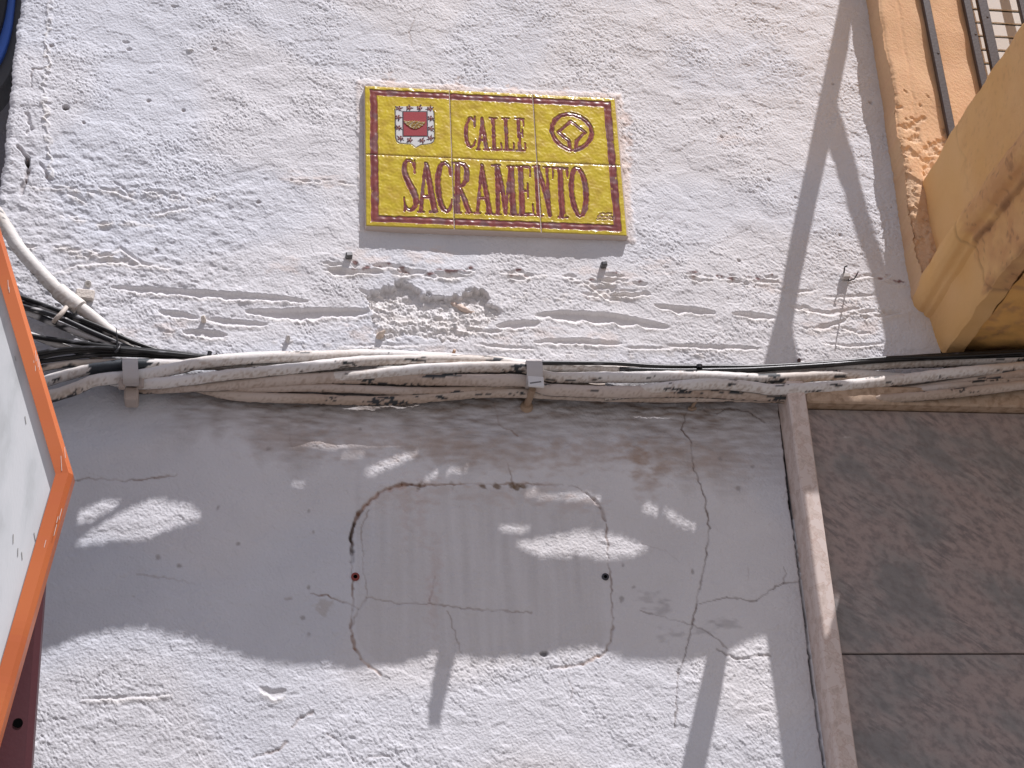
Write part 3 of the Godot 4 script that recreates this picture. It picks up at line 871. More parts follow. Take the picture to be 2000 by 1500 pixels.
	spot(PackedVector2Array([Vector2(0.0283, 2.4048)])[0], 0.0085, 0.0055, -0.004, Color(0.16, 0.15, 0.15), 0.85, 0.4)
	spot(PackedVector2Array([Vector2(-0.3659, 2.492)])[0], 0.008, 0.004, -0.001, soft, 0.4, 0.6)
	spot(PackedVector2Array([Vector2(-0.3076, 2.4798)])[0], 0.015, 0.018, 0.0, Color(0.5, 0.45, 0.41), 0.5, 0.6)


# ---------------------------------------------------------------- the yellow house

func make_yellow_house() -> void:
	var root := thing("yellow_house", "ochre yellow house front with a crumbling corner, next to the white house", "house")
	var ys := PackedFloat32Array()
	var y := 2.952
	while y < 3.84:
		ys.append(y)
		y += 0.003
	for k in 40:
		ys.append(y + k * 0.08)
	var p := PackedVector3Array()
	var c := PackedColorArray()
	var cols := 0
	for yy in ys:
		var e := 0.7245 + 0.0135 * smoothstep(3.02, 3.75, yy) + 0.040 * (1.0 - smoothstep(3.046, 3.052, yy))
		var ruin := smoothstep(3.56, 3.30, yy)
		var ez := 0.0545 + 0.001 * nf.get_noise_2d(yy * 6.0, 4.0)
		var jag := 0.0024 * nz.get_noise_2d(yy * 55.0, 1.0) * (0.5 + ruin) + 0.003 * nf.get_noise_2d(yy * 9.0, 5.0)
		var row := 0
		for k in 14:                                     # the return, facing the white house
			var q := float(k) / 13.0
			p.append(Vector3(e + jag * q + 0.0006 * nf.get_noise_2d(yy * 60.0, q * 5.0), yy, lerpf(-0.02, ez - 0.002, q)))
			c.append(ochre(e, yy, q * 0.1, 0.0))
			row += 1
		var x := 0.0
		while x < 0.182:
			var px := e + jag * exp(-x * 60.0) + 0.0015 + x
			var h := 0.0009 * nz.get_noise_2d((px + 0.3 * yy) * 75.0, (yy - 0.2 * px) * 120.0) * (0.45 + 0.4 * ruin) + 0.0016 * nf.get_noise_2d(px * 9.0, yy * 9.0)
			var flaw := 0.0
			var edge := exp(-x * 22.0)
			var chip := nz.get_noise_2d(px * 21.0 + 5.0 + yy * 6.0, yy * 30.0) + 0.14 * nz.get_noise_2d(px * 110.0, yy * 130.0) + 0.12 * ruin - 0.42 + 0.50 * ruin * edge - 0.55 * (1.0 - ruin)
			if chip > 0.0 and x < 0.10:
				flaw = smoothstep(0.0, 0.05, chip)
				h -= 0.0032 * flaw * (1.0 + 0.7 * nz.get_noise_2d(px * 150.0, yy * 170.0))
			h -= 0.0025 * (1.0 - smoothstep(0.0, 0.004, absf(x - 0.036 - 0.002 * nf.get_noise_2d(yy * 22.0, 0.0)))) * 0.5
			h -= 0.004 * exp(-x * 350.0)
			p.append(Vector3(px, yy, ez + h))
			c.append(ochre(px, yy, x, flaw))
			row += 1
			x += 0.003
		cols = row
	obj("front_wall", sheet(p, cols, c), mats.ochre, root)
	var s := Solid.new()
	s.color = Color(0.62, 0.40, 0.22)
	s.box(Vector3(0.9215, 5.1, -0.01), Vector3(0.012, 4.2, 0.125), 0.003)
	obj("window_jamb", s.mesh(), mats.ochre, root)
	s = Solid.new()
	s.color = Color(0.62, 0.40, 0.22)
	s.box(Vector3(2.87, 5.0, -0.04), Vector3(1.95, 4.4, 0.19), 0.003)
	s.box(Vector3(1.41, 6.1, -0.04), Vector3(0.965, 2.2, 0.19), 0.003)
	obj("side_wall", s.mesh(), mats.ochre, root)
	s = Solid.new()
	s.box(Vector3(1.42, 4.1, -0.075), Vector3(1.0, 2.0, 0.02))
	obj("window_void", s.mesh(), mats.dark, root)
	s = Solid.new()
	s.color = Color(0.05, 0.036, 0.028)  # soot and the dark of the gap, painted as one tone
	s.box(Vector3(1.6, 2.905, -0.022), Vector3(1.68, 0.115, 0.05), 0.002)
	obj("dark_wall_strip", s.mesh(), mats.plaster, root)
	var slat := Solid.new()
	slat.box(Vector3.ZERO, Vector3(0.966, 0.0292, 0.0045), 0.0012)
	var sm := slat.mesh()
	for k in 50:
		var o := obj("shutter_slat", sm, mats.slats, root)
		o.position = Vector3(1.412, 3.325 + 0.0334 * k, -0.032 + 0.0006 * rng.randf())
		o.rotation.x = rng.randf_range(-0.02, 0.02)


func ochre(x: float, y: float, into: float, flaw: float) -> Color:
	var m := nf.get_noise_2d(x * 14.0, y * 14.0 + 30.0)
	var f := nz.get_noise_2d(x * 60.0, y * 60.0)
	var base := Color(0.70 + 0.02 * m, 0.455 + 0.02 * m + 0.01 * f, 0.275 + 0.012 * m)
	return base.lerp(Color(0.74, 0.53, 0.36), 0.7 * flaw)


# ---------------------------------------------------------------- the balcony

func balcony_sheet(prof: PackedVector2Array, flip: bool, out: Node3D, called: String, dirt: float) -> void:
	var ring := PackedVector2Array()                     # profile resampled every 3 mm
	for k in prof.size() - 1:
		var m := maxi(1, int(prof[k].distance_to(prof[k + 1]) / 0.003))
		for s in m:
			ring.append(prof[k].lerp(prof[k + 1], float(s) / m))
	ring.append(prof[prof.size() - 1])
	var zs := PackedFloat32Array()
	var z := -0.01
	while z < 0.56:
		zs.append(z)
		z += 0.004
	while z < 1.15:
		zs.append(z)
		z += 0.05
	var p := PackedVector3Array()
	var c := PackedColorArray()
	for zz in zs:
		var shift := -0.045 * minf(zz, 0.26) + 0.03 * maxf(zz - 0.26, 0.0)
		for k in ring.size():
			var q := ring[k]
			var w := 0.0022 * nf.get_noise_3d(q.x * 12.0, q.y * 12.0, zz * 12.0) + 0.0005 * nz.get_noise_3d(q.x * 60.0, q.y * 60.0, zz * 60.0)
			var far := smoothstep(0.225, 0.245, zz + 0.03 * nf.get_noise_2d(q.y * 30.0, 3.0)) * dirt
			w += 0.0025 * far * nz.get_noise_3d(q.x * 25.0, q.y * 40.0, zz * 40.0)
			# where the newer moulding ends a crack runs across the cornice
			var crack := exp(-pow((zz - 0.232 - 0.007 * nf.get_noise_2d(q.y * 22.0, 1.0)) / 0.0028, 2.0)) * dirt
			p.append(Vector3(q.x + shift - w + 0.004 * crack, q.y + w * 0.5, zz))
			var mott := nz.get_noise_3d(q.x * 14.0, q.y * 18.0, zz * 18.0)
			var col := Color(0.80, 0.47, 0.185).lerp(Color(0.82, 0.51, 0.24), 0.5 + 0.5 * nf.get_noise_3d(q.x * 8.0, q.y * 8.0, zz * 8.0))
			col = col.lerp(Color(0.68, 0.37, 0.175), far * clampf(0.7 + 0.8 * mott, 0.0, 1.0))
			col = col.lerp(Color(0.13, 0.08, 0.06), smoothstep(0.28, 0.62, nz.get_noise_3d(q.x * 40.0 + 9.0, q.y * 60.0, zz * 60.0) + 0.25 * mott) * (0.02 + 0.34 * far))
			col = col.lerp(Color(0.15, 0.085, 0.06), 0.7 * far * (exp(-pow((q.y - 3.019) / 0.004, 2.0)) + 0.8 * exp(-pow((q.y - 2.944) / 0.004, 2.0)) + 0.4 * exp(-pow((q.y - 3.083) / 0.004, 2.0))) * (0.55 + 0.6 * mott))
			col = col.lerp(Color(0.14, 0.085, 0.06), 0.65 * crack * (0.6 + 0.4 * mott))
			c.append(col)
	obj(called, sheet(p, ring.size(), c, flip), mats.ochre, out)


func make_balcony() -> void:
	var root := thing("balcony", "ochre plastered balcony seen from below, its moulded side cracked and stained", "balcony")
	balcony_sheet(PackedVector2Array([Vector2(1.2, 3.272), Vector2(0.772, 3.272), Vector2(0.763, 3.268), Vector2(0.7625, 3.2), Vector2(0.764, 3.11), Vector2(0.7635, 3.085)]), false, root, "side_panel", 0.25)
	balcony_sheet(PackedVector2Array([Vector2(0.7635, 3.088), Vector2(0.748, 3.086), Vector2(0.736, 3.080), Vector2(0.7275, 3.069), Vector2(0.724, 3.056), Vector2(0.7255, 3.042), Vector2(0.731, 3.033), Vector2(0.741, 3.028), Vector2(0.7435, 3.022), Vector2(0.7515, 3.017)]), false, root, "upper_moulding", 1.0)
	balcony_sheet(PackedVector2Array([Vector2(0.7515, 3.017), Vector2(0.7535, 3.007), Vector2(0.755, 2.990), Vector2(0.757, 2.970), Vector2(0.7605, 2.950), Vector2(0.764, 2.941)]), false, root, "lower_moulding", 1.0)
	balcony_sheet(PackedVector2Array([Vector2(0.764, 2.941), Vector2(0.792, 2.939), Vector2(0.797, 2.943), Vector2(0.798, 2.950)]), false, root, "soffit_border", 1.0)
	# the underside, soot and corner shade painted in along the wall
	var p := PackedVector3Array()
	var c := PackedColorArray()
	var cols := 0
	var z := -0.01
	while z < 1.15:
		cols = 0
		var x := 0.795
		while x < 1.5:
			p.append(Vector3(x, 2.949 + 0.0025 * nf.get_noise_2d(x * 12.0, z * 12.0) + 0.0006 * nz.get_noise_2d(x * 70.0, z * 70.0), z))
			var soot_shade := clampf(exp(-maxf(z, 0.0) / 0.035) * 1.1 + 0.3 * nz.get_noise_2d(x * 14.0, z * 30.0) * exp(-z / 0.12), 0.0, 1.0)
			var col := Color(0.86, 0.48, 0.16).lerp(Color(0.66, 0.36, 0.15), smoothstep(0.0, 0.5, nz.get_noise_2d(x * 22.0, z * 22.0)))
			c.append(col.lerp(Color(0.03, 0.02, 0.016), soot_shade))
			cols += 1
			x += 0.006 if x < 1.05 else 0.05
		z += 0.006 if z < 0.5 else 0.05
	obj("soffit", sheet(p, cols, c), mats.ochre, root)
	var s := Solid.new()
	s.color = Color(0.8, 0.47, 0.2)
	s.box(Vector3(1.62, 3.10, 0.56), Vector3(1.66, 0.28, 1.10), 0.004)
	s.box(Vector3(2.0, 2.975, 0.56), Vector3(1.0, 0.05, 1.10), 0.004)
	obj("slab", s.mesh(), mats.ochre, root)
	for q in PackedVector3Array([Vector3(0.8238, 3.3488, 0), Vector3(0.9137, 3.3136, 0), Vector3(0.9863, 3.372, 0)]):
		var w := 0.012 if q.x < 0.8 else 0.007
		var chip := Solid.new()
		chip.color = Color(0.62, 0.62, 0.62)
		var at: Vector3 = Vector3(0.7525, 3.2523, 0.1407)
		if q.x > 0.80:
			at = Vector3(0.752, 3.1073, 0.3003)
		if q.x > 0.86:
			continue
		chip.box(at, Vector3(0.0016, w, w * 1.3), 0.0007, Basis(Vector3.RIGHT, 0.5))
		obj("paint_chip", chip.mesh(), mats.plaster, root)


func make_grille() -> void:
	var root := thing("window_grille", "dark brown iron window grille of upright square bars on the yellow house", "grille")
	var x := [0.8285, 0.9115, 0.9475, 1.03, 1.11, 1.19, 1.27, 1.35]
	for k in x.size():
		var s := Solid.new()
		s.box(Vector3(x[k], 4.1, 0.0620 if k < 2 else 0.054), Vector3(0.0155 if k != 2 else 0.02, 2.0, 0.0105), 0.0014)
		for j in 5:
			s.box(Vector3(x[k] + 0.003, 3.36 + 0.19 * j + 0.05 * k, 0.0676 if k < 2 else 0.0596), Vector3(0.004, 0.003, 0.0016), 0.0006)
		obj("bar", s.mesh(), mats.bars, root)
	var r := Solid.new()
	r.box(Vector3(1.09, 5.11, 0.066), Vector3(0.56, 0.016, 0.016), 0.0016)
	obj("rail", r.mesh(), mats.bars, root)


# ---------------------------------------------------------------- marble surround

func make_marble() -> void:
	var root := thing("marble_surround", "grey marble cladding framed by a beige marble strip, below the balcony", "wall cladding")
	var beige := grain(plain(0.71, 0.61, 0.555, 0.5), noise_tex(512, 0.04, 4, 9), 6.0, 0.006)
	beige.albedo_texture = noise_tex(512, 0.01, 5, 23, ramp([[0.0, 0.72, 0.66, 0.62], [0.36, 0.98, 0.96, 0.94], [0.44, 0.80, 0.70, 0.65], [0.5, 1.0, 1.0, 1.0], [1.0, 1.0, 0.99, 0.98]]), 60.0)
	var s := Solid.new()
	s.box(Vector3(0.4695, 1.43, 0.024), Vector3(0.031, 2.86, 0.058), 0.0022)
	obj("upright", s.mesh(), beige, root)
	var lm := grain(plain(0.52, 0.38, 0.27, 0.6), noise_tex(512, 0.04, 4, 9), 6.0, 0.012)
	lm.albedo_texture = noise_tex(512, 0.015, 5, 29, ramp([[0.0, 0.6, 0.55, 0.5], [0.6, 1.0, 1.0, 1.0], [1.0, 0.9, 0.92, 0.95]]), 40.0)
	s = Solid.new()
	s.box(Vector3(1.2365, 2.8375, 0.0215), Vector3(1.5, 0.034, 0.063), 0.003)
	obj("lintel", s.mesh(), lm, root)
	s = Solid.new()
	s.box(Vector3(1.2365, 1.40, 0.002), Vector3(1.5, 2.80, 0.02))
	obj("mortar_bed", s.mesh(), mats.dark, root)
	var skins := [marble_skin(0.0), marble_skin(31.0)]
	for k in 6:
		var m := StandardMaterial3D.new()
		m.albedo_texture = skins[(k / 2) % 2]
		m.roughness = 0.45
		m.heightmap_enabled = true
		m.heightmap_texture = noise_tex(512, 0.03, 4, 9)
		m.heightmap_scale = 0.004
		m.uv1_triplanar = true
		m.uv1_scale = Vector3(1.0 / 0.62, 1.0 / 0.4235, 1.0) * (1.0 if k % 2 == 0 else -1.0)
		m.uv1_offset = Vector3(0.5, 0.5, 0.0)
		var q := Solid.new()
		q.box(Vector3.ZERO, Vector3(0.62, 0.4235, 0.018), 0.0014)
		var o := obj("marble_panel", q.mesh(), m, root)
		o.position = Vector3(0.799 + 0.6225 * (k % 2), 2.607 - 0.4255 * (k / 2), 0.0215)


func marble_skin(shift: float) -> ImageTexture:          # slanting grey veins and specks in brownish marble
	var w := 512
	var h := 352
	var im := Image.create_empty(w, h, false, Image.FORMAT_RGB8)
	for j in h:
		for i in w:
			var x := i / 512.0 * 0.62 + shift
			var y := j / 352.0 * 0.4235
			var wx := x + 0.006 * nf.get_noise_2d(x * 5.0, y * 5.0)
			var wy := y
			var u := wx * 0.80 + wy * 0.60               # along and across the veins
			var t := wy * 0.80 - wx * 0.60
			var cloud := ng.get_noise_2d(u * 3.0, t * 6.5 + 3.0)
			var mott := ng.get_noise_2d(u * 30.0 + 5.0, t * 52.0)
			var vein := ng.get_noise_2d(u * 12.0, t * 75.0 + 20.0)
			var grain_ := nf.get_noise_2d(x * 420.0, y * 420.0)
			var where := smoothstep(-0.05, 0.4, ng.get_noise_2d(x * 6.0 + 4.0, y * 8.0))
			var c := Color(0.335, 0.270, 0.247).lerp(Color(0.262, 0.248, 0.236), clampf(0.45 + 1.3 * cloud, 0.0, 1.0))
			c = c.lerp(Color(0.165, 0.140, 0.136), clampf(0.20 + 0.85 * mott, 0.0, 0.7))
			c = c.lerp(Color(0.140, 0.125, 0.125), 0.6 * where * smoothstep(0.12, 0.40, vein))
			c = c.lerp(Color(0.40, 0.34, 0.31), 0.35 * where * smoothstep(0.18, 0.45, -vein))
			c = c.lerp(Color(0.17, 0.160, 0.155), 0.45 * smoothstep(0.1, 0.5, cloud))
			c *= 1.16 + 0.06 * grain_
			im.set_pixel(i, j, c.linear_to_srgb())
	return ImageTexture.create_from_image(im)


# ---------------------------------------------------------------- the street sign

const TW := 0.1518                                        # a tile and its joint
const TH := 0.1468
const GS := 0.0009                                        # its grid

func seg_sd(p: Vector2, k: PackedVector3Array) -> float:
	var best := 1.0
	for s in k.size() - 1:
		var a := Vector2(k[s].x, k[s].y)
		var b := Vector2(k[s + 1].x, k[s + 1].y)
		var ab := b - a
		var t := clampf((p - a).dot(ab) / maxf(ab.length_squared(), 1e-10), 0.0, 1.0)
		best = minf(best, p.distance_to(a + ab * t) - lerpf(k[s].z, k[s + 1].z, t))
	return best


func letters() -> Array:
	return [
		["letter", [PackedVector3Array([Vector3(-0.1419, -0.0359, 0.0011), Vector3(-0.1424, -0.0239, 0.0015), Vector3(-0.1445, -0.0136, 0.0019), Vector3(-0.1489, -0.0098, 0.0027), Vector3(-0.1538, -0.0104, 0.0032), Vector3(-0.158, -0.0151, 0.0035), Vector3(-0.1601, -0.024, 0.0041), Vector3(-0.1595, -0.0344, 0.0046), Vector3(-0.1563, -0.0469, 0.0051), Vector3(-0.1512, -0.0594, 0.0057), Vector3(-0.1457, -0.0717, 0.0059), Vector3(-0.1415, -0.0834, 0.0057), Vector3(-0.1401, -0.0935, 0.0049), Vector3(-0.1419, -0.103, 0.0041), Vector3(-0.1465, -0.1097, 0.0035), Vector3(-0.1514, -0.1122, 0.0032), Vector3(-0.1561, -0.1096, 0.0027), Vector3(-0.1592, -0.103, 0.002), Vector3(-0.1607, -0.0945, 0.0014)]), PackedVector3Array([Vector3(-0.1413, -0.0094, 0.0012), Vector3(-0.1416, -0.0351, 0.0012)]), PackedVector3Array([Vector3(-0.1613, -0.0867, 0.0012), Vector3(-0.1604, -0.114, 0.0016)])]],
		["letter", [PackedVector3Array([Vector3(-0.1213, -0.0164, 0.0027), Vector3(-0.1257, -0.0438, 0.0027), Vector3(-0.1299, -0.0804, 0.0027), Vector3(-0.1329, -0.1135, 0.0032)]), PackedVector3Array([Vector3(-0.121, -0.0148, 0.0032), Vector3(-0.1171, -0.0481, 0.0046), Vector3(-0.1132, -0.0796, 0.0051), Vector3(-0.1093, -0.1116, 0.0051)]), PackedVector3Array([Vector3(-0.1286, -0.0835, 0.0034), Vector3(-0.1139, -0.0828, 0.0034)]), PackedVector3Array([Vector3(-0.1373, -0.1149, 0.0016), Vector3(-0.1273, -0.1145, 0.0016)]), PackedVector3Array([Vector3(-0.1167, -0.114, 0.0019), Vector3(-0.105, -0.1134, 0.0019)])]],
		["letter", [PackedVector3Array([Vector3(-0.079, -0.0367, 0.0019), Vector3(-0.08, -0.0231, 0.0024), Vector3(-0.0832, -0.0152, 0.0027), Vector3(-0.0882, -0.0115, 0.0032), Vector3(-0.0933, -0.0137, 0.0038), Vector3(-0.098, -0.0224, 0.0043), Vector3(-0.1008, -0.0378, 0.0046), Vector3(-0.1018, -0.0537, 0.0046), Vector3(-0.1014, -0.0696, 0.0046), Vector3(-0.1, -0.0853, 0.0046), Vector3(-0.097, -0.0993, 0.0046), Vector3(-0.0929, -0.1085, 0.0041), Vector3(-0.088, -0.1117, 0.0032), Vector3(-0.083, -0.1072, 0.0027), Vector3(-0.0796, -0.0985, 0.002), Vector3(-0.078, -0.0874, 0.0012)]), PackedVector3Array([Vector3(-0.0755, -0.0092, 0.0011), Vector3(-0.0768, -0.0381, 0.0011)])]],
		["letter", [PackedVector3Array([Vector3(-0.0664, -0.0151, 0.0045), Vector3(-0.0695, -0.1113, 0.0045)]), PackedVector3Array([Vector3(-0.0702, -0.0105, 0.0024), Vector3(-0.0627, -0.0101, 0.003), Vector3(-0.0553, -0.013, 0.0038), Vector3(-0.0509, -0.0208, 0.0043), Vector3(-0.0502, -0.0336, 0.0046), Vector3(-0.052, -0.0465, 0.0043), Vector3(-0.0574, -0.0555, 0.0035), Vector3(-0.0671, -0.0608, 0.0027)]), PackedVector3Array([Vector3(-0.0631, -0.0629, 0.003), Vector3(-0.0583, -0.0801, 0.0041), Vector3(-0.0535, -0.0972, 0.0043), Vector3(-0.0489, -0.1111, 0.0043)]), PackedVector3Array([Vector3(-0.0741, -0.1136, 0.0016), Vector3(-0.0627, -0.113, 0.0016)]), PackedVector3Array([Vector3(-0.0547, -0.113, 0.0016), Vector3(-0.044, -0.1125, 0.0016)])]],
		["letter", [PackedVector3Array([Vector3(-0.0238, -0.0154, 0.0024), Vector3(-0.0275, -0.05, 0.0024), Vector3(-0.0312, -0.082, 0.0027), Vector3(-0.0346, -0.1113, 0.003)]), PackedVector3Array([Vector3(-0.0234, -0.0129, 0.003), Vector3(-0.0205, -0.0433, 0.0038), Vector3(-0.0171, -0.0766, 0.0043), Vector3(-0.0137, -0.1103, 0.0046)]), PackedVector3Array([Vector3(-0.0303, -0.0812, 0.0032), Vector3(-0.0153, -0.0812, 0.0032)]), PackedVector3Array([Vector3(-0.0396, -0.113, 0.0016), Vector3(-0.0299, -0.1126, 0.0016)]), PackedVector3Array([Vector3(-0.0199, -0.1129, 0.0018), Vector3(-0.0085, -0.1124, 0.0018)])]],
		["letter", [PackedVector3Array([Vector3(0.0031, -0.0148, 0.0035), Vector3(0.0028, -0.0565, 0.0035), Vector3(0.0012, -0.1119, 0.0035)]), PackedVector3Array([Vector3(-0.005, -0.012, 0.0018), Vector3(0.0087, -0.0112, 0.0018)]), PackedVector3Array([Vector3(-0.0042, -0.1138, 0.0016), Vector3(0.0063, -0.1136, 0.0016)]), PackedVector3Array([Vector3(0.0039, -0.0131, 0.0038), Vector3(0.0091, -0.0482, 0.0041), Vector3(0.013, -0.083, 0.0038), Vector3(0.0147, -0.1113, 0.003)]), PackedVector3Array([Vector3(0.0151, -0.1073, 0.0025), Vector3(0.0201, -0.0672, 0.0025), Vector3(0.0248, -0.0327, 0.0033), Vector3(0.028, -0.0144, 0.0038)]), PackedVector3Array([Vector3(0.0279, -0.0152, 0.0048), Vector3(0.0282, -0.0549, 0.005), Vector3(0.0282, -0.1097, 0.0053)]), PackedVector3Array([Vector3(0.0219, -0.0125, 0.0016), Vector3(0.0341, -0.0123, 0.0016)]), PackedVector3Array([Vector3(0.0214, -0.1126, 0.0018), Vector3(0.0352, -0.1126, 0.0018)])]],
		["letter", [PackedVector3Array([Vector3(0.0455, -0.0135, 0.0043), Vector3(0.0446, -0.0571, 0.0045), Vector3(0.0439, -0.1104, 0.0048)]), PackedVector3Array([Vector3(0.0392, -0.0116, 0.0018), Vector3(0.0514, -0.0114, 0.0025), Vector3(0.0615, -0.0127, 0.0028)]), PackedVector3Array([Vector3(0.0622, -0.0119, 0.0013), Vector3(0.0621, -0.0217, 0.0016), Vector3(0.062, -0.033, 0.0009)]), PackedVector3Array([Vector3(0.0456, -0.063, 0.0025), Vector3(0.0558, -0.0625, 0.0025)]), PackedVector3Array([Vector3(0.0562, -0.0468, 0.001), Vector3(0.056, -0.061, 0.0015), Vector3(0.056, -0.0751, 0.001)]), PackedVector3Array([Vector3(0.0388, -0.1124, 0.0018), Vector3(0.0501, -0.1116, 0.003), Vector3(0.0635, -0.1104, 0.0028)]), PackedVector3Array([Vector3(0.0641, -0.1109, 0.0013), Vector3(0.0637, -0.0992, 0.0018), Vector3(0.0633, -0.0896, 0.0009)])]],
		["letter", [PackedVector3Array([Vector3(0.0732, -0.0113, 0.0038), Vector3(0.0733, -0.0557, 0.0038), Vector3(0.0732, -0.1105, 0.004)]), PackedVector3Array([Vector3(0.0681, -0.0101, 0.0018), Vector3(0.0786, -0.0095, 0.0018)]), PackedVector3Array([Vector3(0.0678, -0.1125, 0.0015), Vector3(0.0794, -0.1126, 0.0015)]), PackedVector3Array([Vector3(0.0757, -0.0112, 0.0033), Vector3(0.0839, -0.0492, 0.0038), Vector3(0.0897, -0.0832, 0.0038), Vector3(0.0929, -0.1111, 0.0033)]), PackedVector3Array([Vector3(0.0926, -0.0119, 0.0023), Vector3(0.0925, -0.0547, 0.0023), Vector3(0.0924, -0.1067, 0.0025)]), PackedVector3Array([Vector3(0.0873, -0.0106, 0.0015), Vector3(0.0979, -0.0104, 0.0015)])]],
		["letter", [PackedVector3Array([Vector3(0.116, -0.0144, 0.0045), Vector3(0.1151, -0.0626, 0.0048), Vector3(0.1149, -0.1115, 0.005)]), PackedVector3Array([Vector3(0.1027, -0.0113, 0.002), Vector3(0.1156, -0.0117, 0.0028), Vector3(0.1291, -0.0119, 0.0023)]), PackedVector3Array([Vector3(0.1033, -0.0128, 0.001), Vector3(0.103, -0.0242, 0.0018), Vector3(0.1016, -0.0348, 0.0009)]), PackedVector3Array([Vector3(0.1281, -0.0131, 0.0018), Vector3(0.1288, -0.0229, 0.0018), Vector3(0.1286, -0.0337, 0.0009)]), PackedVector3Array([Vector3(0.1075, -0.1141, 0.0016), Vector3(0.1234, -0.1138, 0.0018)])]],
		["letter", [PackedVector3Array([Vector3(0.1453, -0.0102, 0.003), Vector3(0.151, -0.0119, 0.0035), Vector3(0.1556, -0.0215, 0.004), Vector3(0.1588, -0.0379, 0.0045), Vector3(0.16, -0.0574, 0.0048), Vector3(0.1593, -0.0754, 0.0048), Vector3(0.1559, -0.0949, 0.0045), Vector3(0.1512, -0.1069, 0.0038), Vector3(0.1465, -0.1108, 0.0033), Vector3(0.1423, -0.107, 0.0038), Vector3(0.1379, -0.0957, 0.0043), Vector3(0.1351, -0.0795, 0.0045), Vector3(0.1338, -0.0602, 0.0045), Vector3(0.1346, -0.0407, 0.0045), Vector3(0.1374, -0.0239, 0.004), Vector3(0.1412, -0.0139, 0.0033), Vector3(0.1453, -0.0102, 0.003)])]],
		["letter", [PackedVector3Array([Vector3(-0.0327, 0.0688, 0.0011), Vector3(-0.0328, 0.0804, 0.0019), Vector3(-0.0375, 0.0878, 0.0022), Vector3(-0.0426, 0.0855, 0.0027), Vector3(-0.0469, 0.073, 0.003), Vector3(-0.0491, 0.0563, 0.0032), Vector3(-0.0486, 0.0399, 0.0032), Vector3(-0.0457, 0.028, 0.003), Vector3(-0.0409, 0.0243, 0.0022), Vector3(-0.0358, 0.0285, 0.0019), Vector3(-0.0327, 0.0392, 0.0011)]), PackedVector3Array([Vector3(-0.0319, 0.0904, 0.0011), Vector3(-0.0321, 0.0695, 0.0011)])]],
		["letter", [PackedVector3Array([Vector3(-0.0191, 0.0868, 0.0016), Vector3(-0.0231, 0.0528, 0.0019), Vector3(-0.0284, 0.0214, 0.0022)]), PackedVector3Array([Vector3(-0.019, 0.0878, 0.0022), Vector3(-0.0162, 0.0532, 0.003), Vector3(-0.0136, 0.0229, 0.0032)]), PackedVector3Array([Vector3(-0.025, 0.0406, 0.0019), Vector3(-0.0154, 0.0408, 0.0019)]), PackedVector3Array([Vector3(-0.0312, 0.0203, 0.0014), Vector3(-0.0252, 0.0203, 0.0014)]), PackedVector3Array([Vector3(-0.0181, 0.0204, 0.0016), Vector3(-0.0093, 0.0205, 0.0016)])]],
		["letter", [PackedVector3Array([Vector3(0.0006, 0.0873, 0.003), Vector3(0.0006, 0.023, 0.003)]), PackedVector3Array([Vector3(-0.0052, 0.089, 0.0014), Vector3(0.0073, 0.089, 0.0014)]), PackedVector3Array([Vector3(-0.0044, 0.0211, 0.0014), Vector3(0.0044, 0.0216, 0.0022), Vector3(0.0132, 0.0217, 0.0016)]), PackedVector3Array([Vector3(0.0138, 0.0221, 0.0011), Vector3(0.0133, 0.0358, 0.0011)])]],
		["letter", [PackedVector3Array([Vector3(0.0234, 0.0886, 0.003), Vector3(0.0229, 0.0235, 0.003)]), PackedVector3Array([Vector3(0.0179, 0.0896, 0.0014), Vector3(0.0301, 0.0897, 0.0014)]), PackedVector3Array([Vector3(0.0182, 0.0217, 0.0014), Vector3(0.027, 0.0221, 0.0022), Vector3(0.0353, 0.0226, 0.0016)]), PackedVector3Array([Vector3(0.0358, 0.0226, 0.0011), Vector3(0.0354, 0.037, 0.0011)])]],
		["letter", [PackedVector3Array([Vector3(0.0462, 0.0893, 0.003), Vector3(0.0463, 0.0238, 0.003)]), PackedVector3Array([Vector3(0.0407, 0.0903, 0.0014), Vector3(0.049, 0.0901, 0.0022), Vector3(0.0557, 0.0898, 0.0019)]), PackedVector3Array([Vector3(0.0557, 0.0905, 0.0011), Vector3(0.0555, 0.0745, 0.0011)]), PackedVector3Array([Vector3(0.0475, 0.0588, 0.0019), Vector3(0.053, 0.0591, 0.0016)]), PackedVector3Array([Vector3(0.0529, 0.067, 0.0011), Vector3(0.0532, 0.0512, 0.0011)]), PackedVector3Array([Vector3(0.0407, 0.0216, 0.0014), Vector3(0.0485, 0.0223, 0.0024), Vector3(0.0562, 0.0224, 0.0016)]), PackedVector3Array([Vector3(0.0567, 0.0224, 0.0011), Vector3(0.0562, 0.0381, 0.0011)])]],
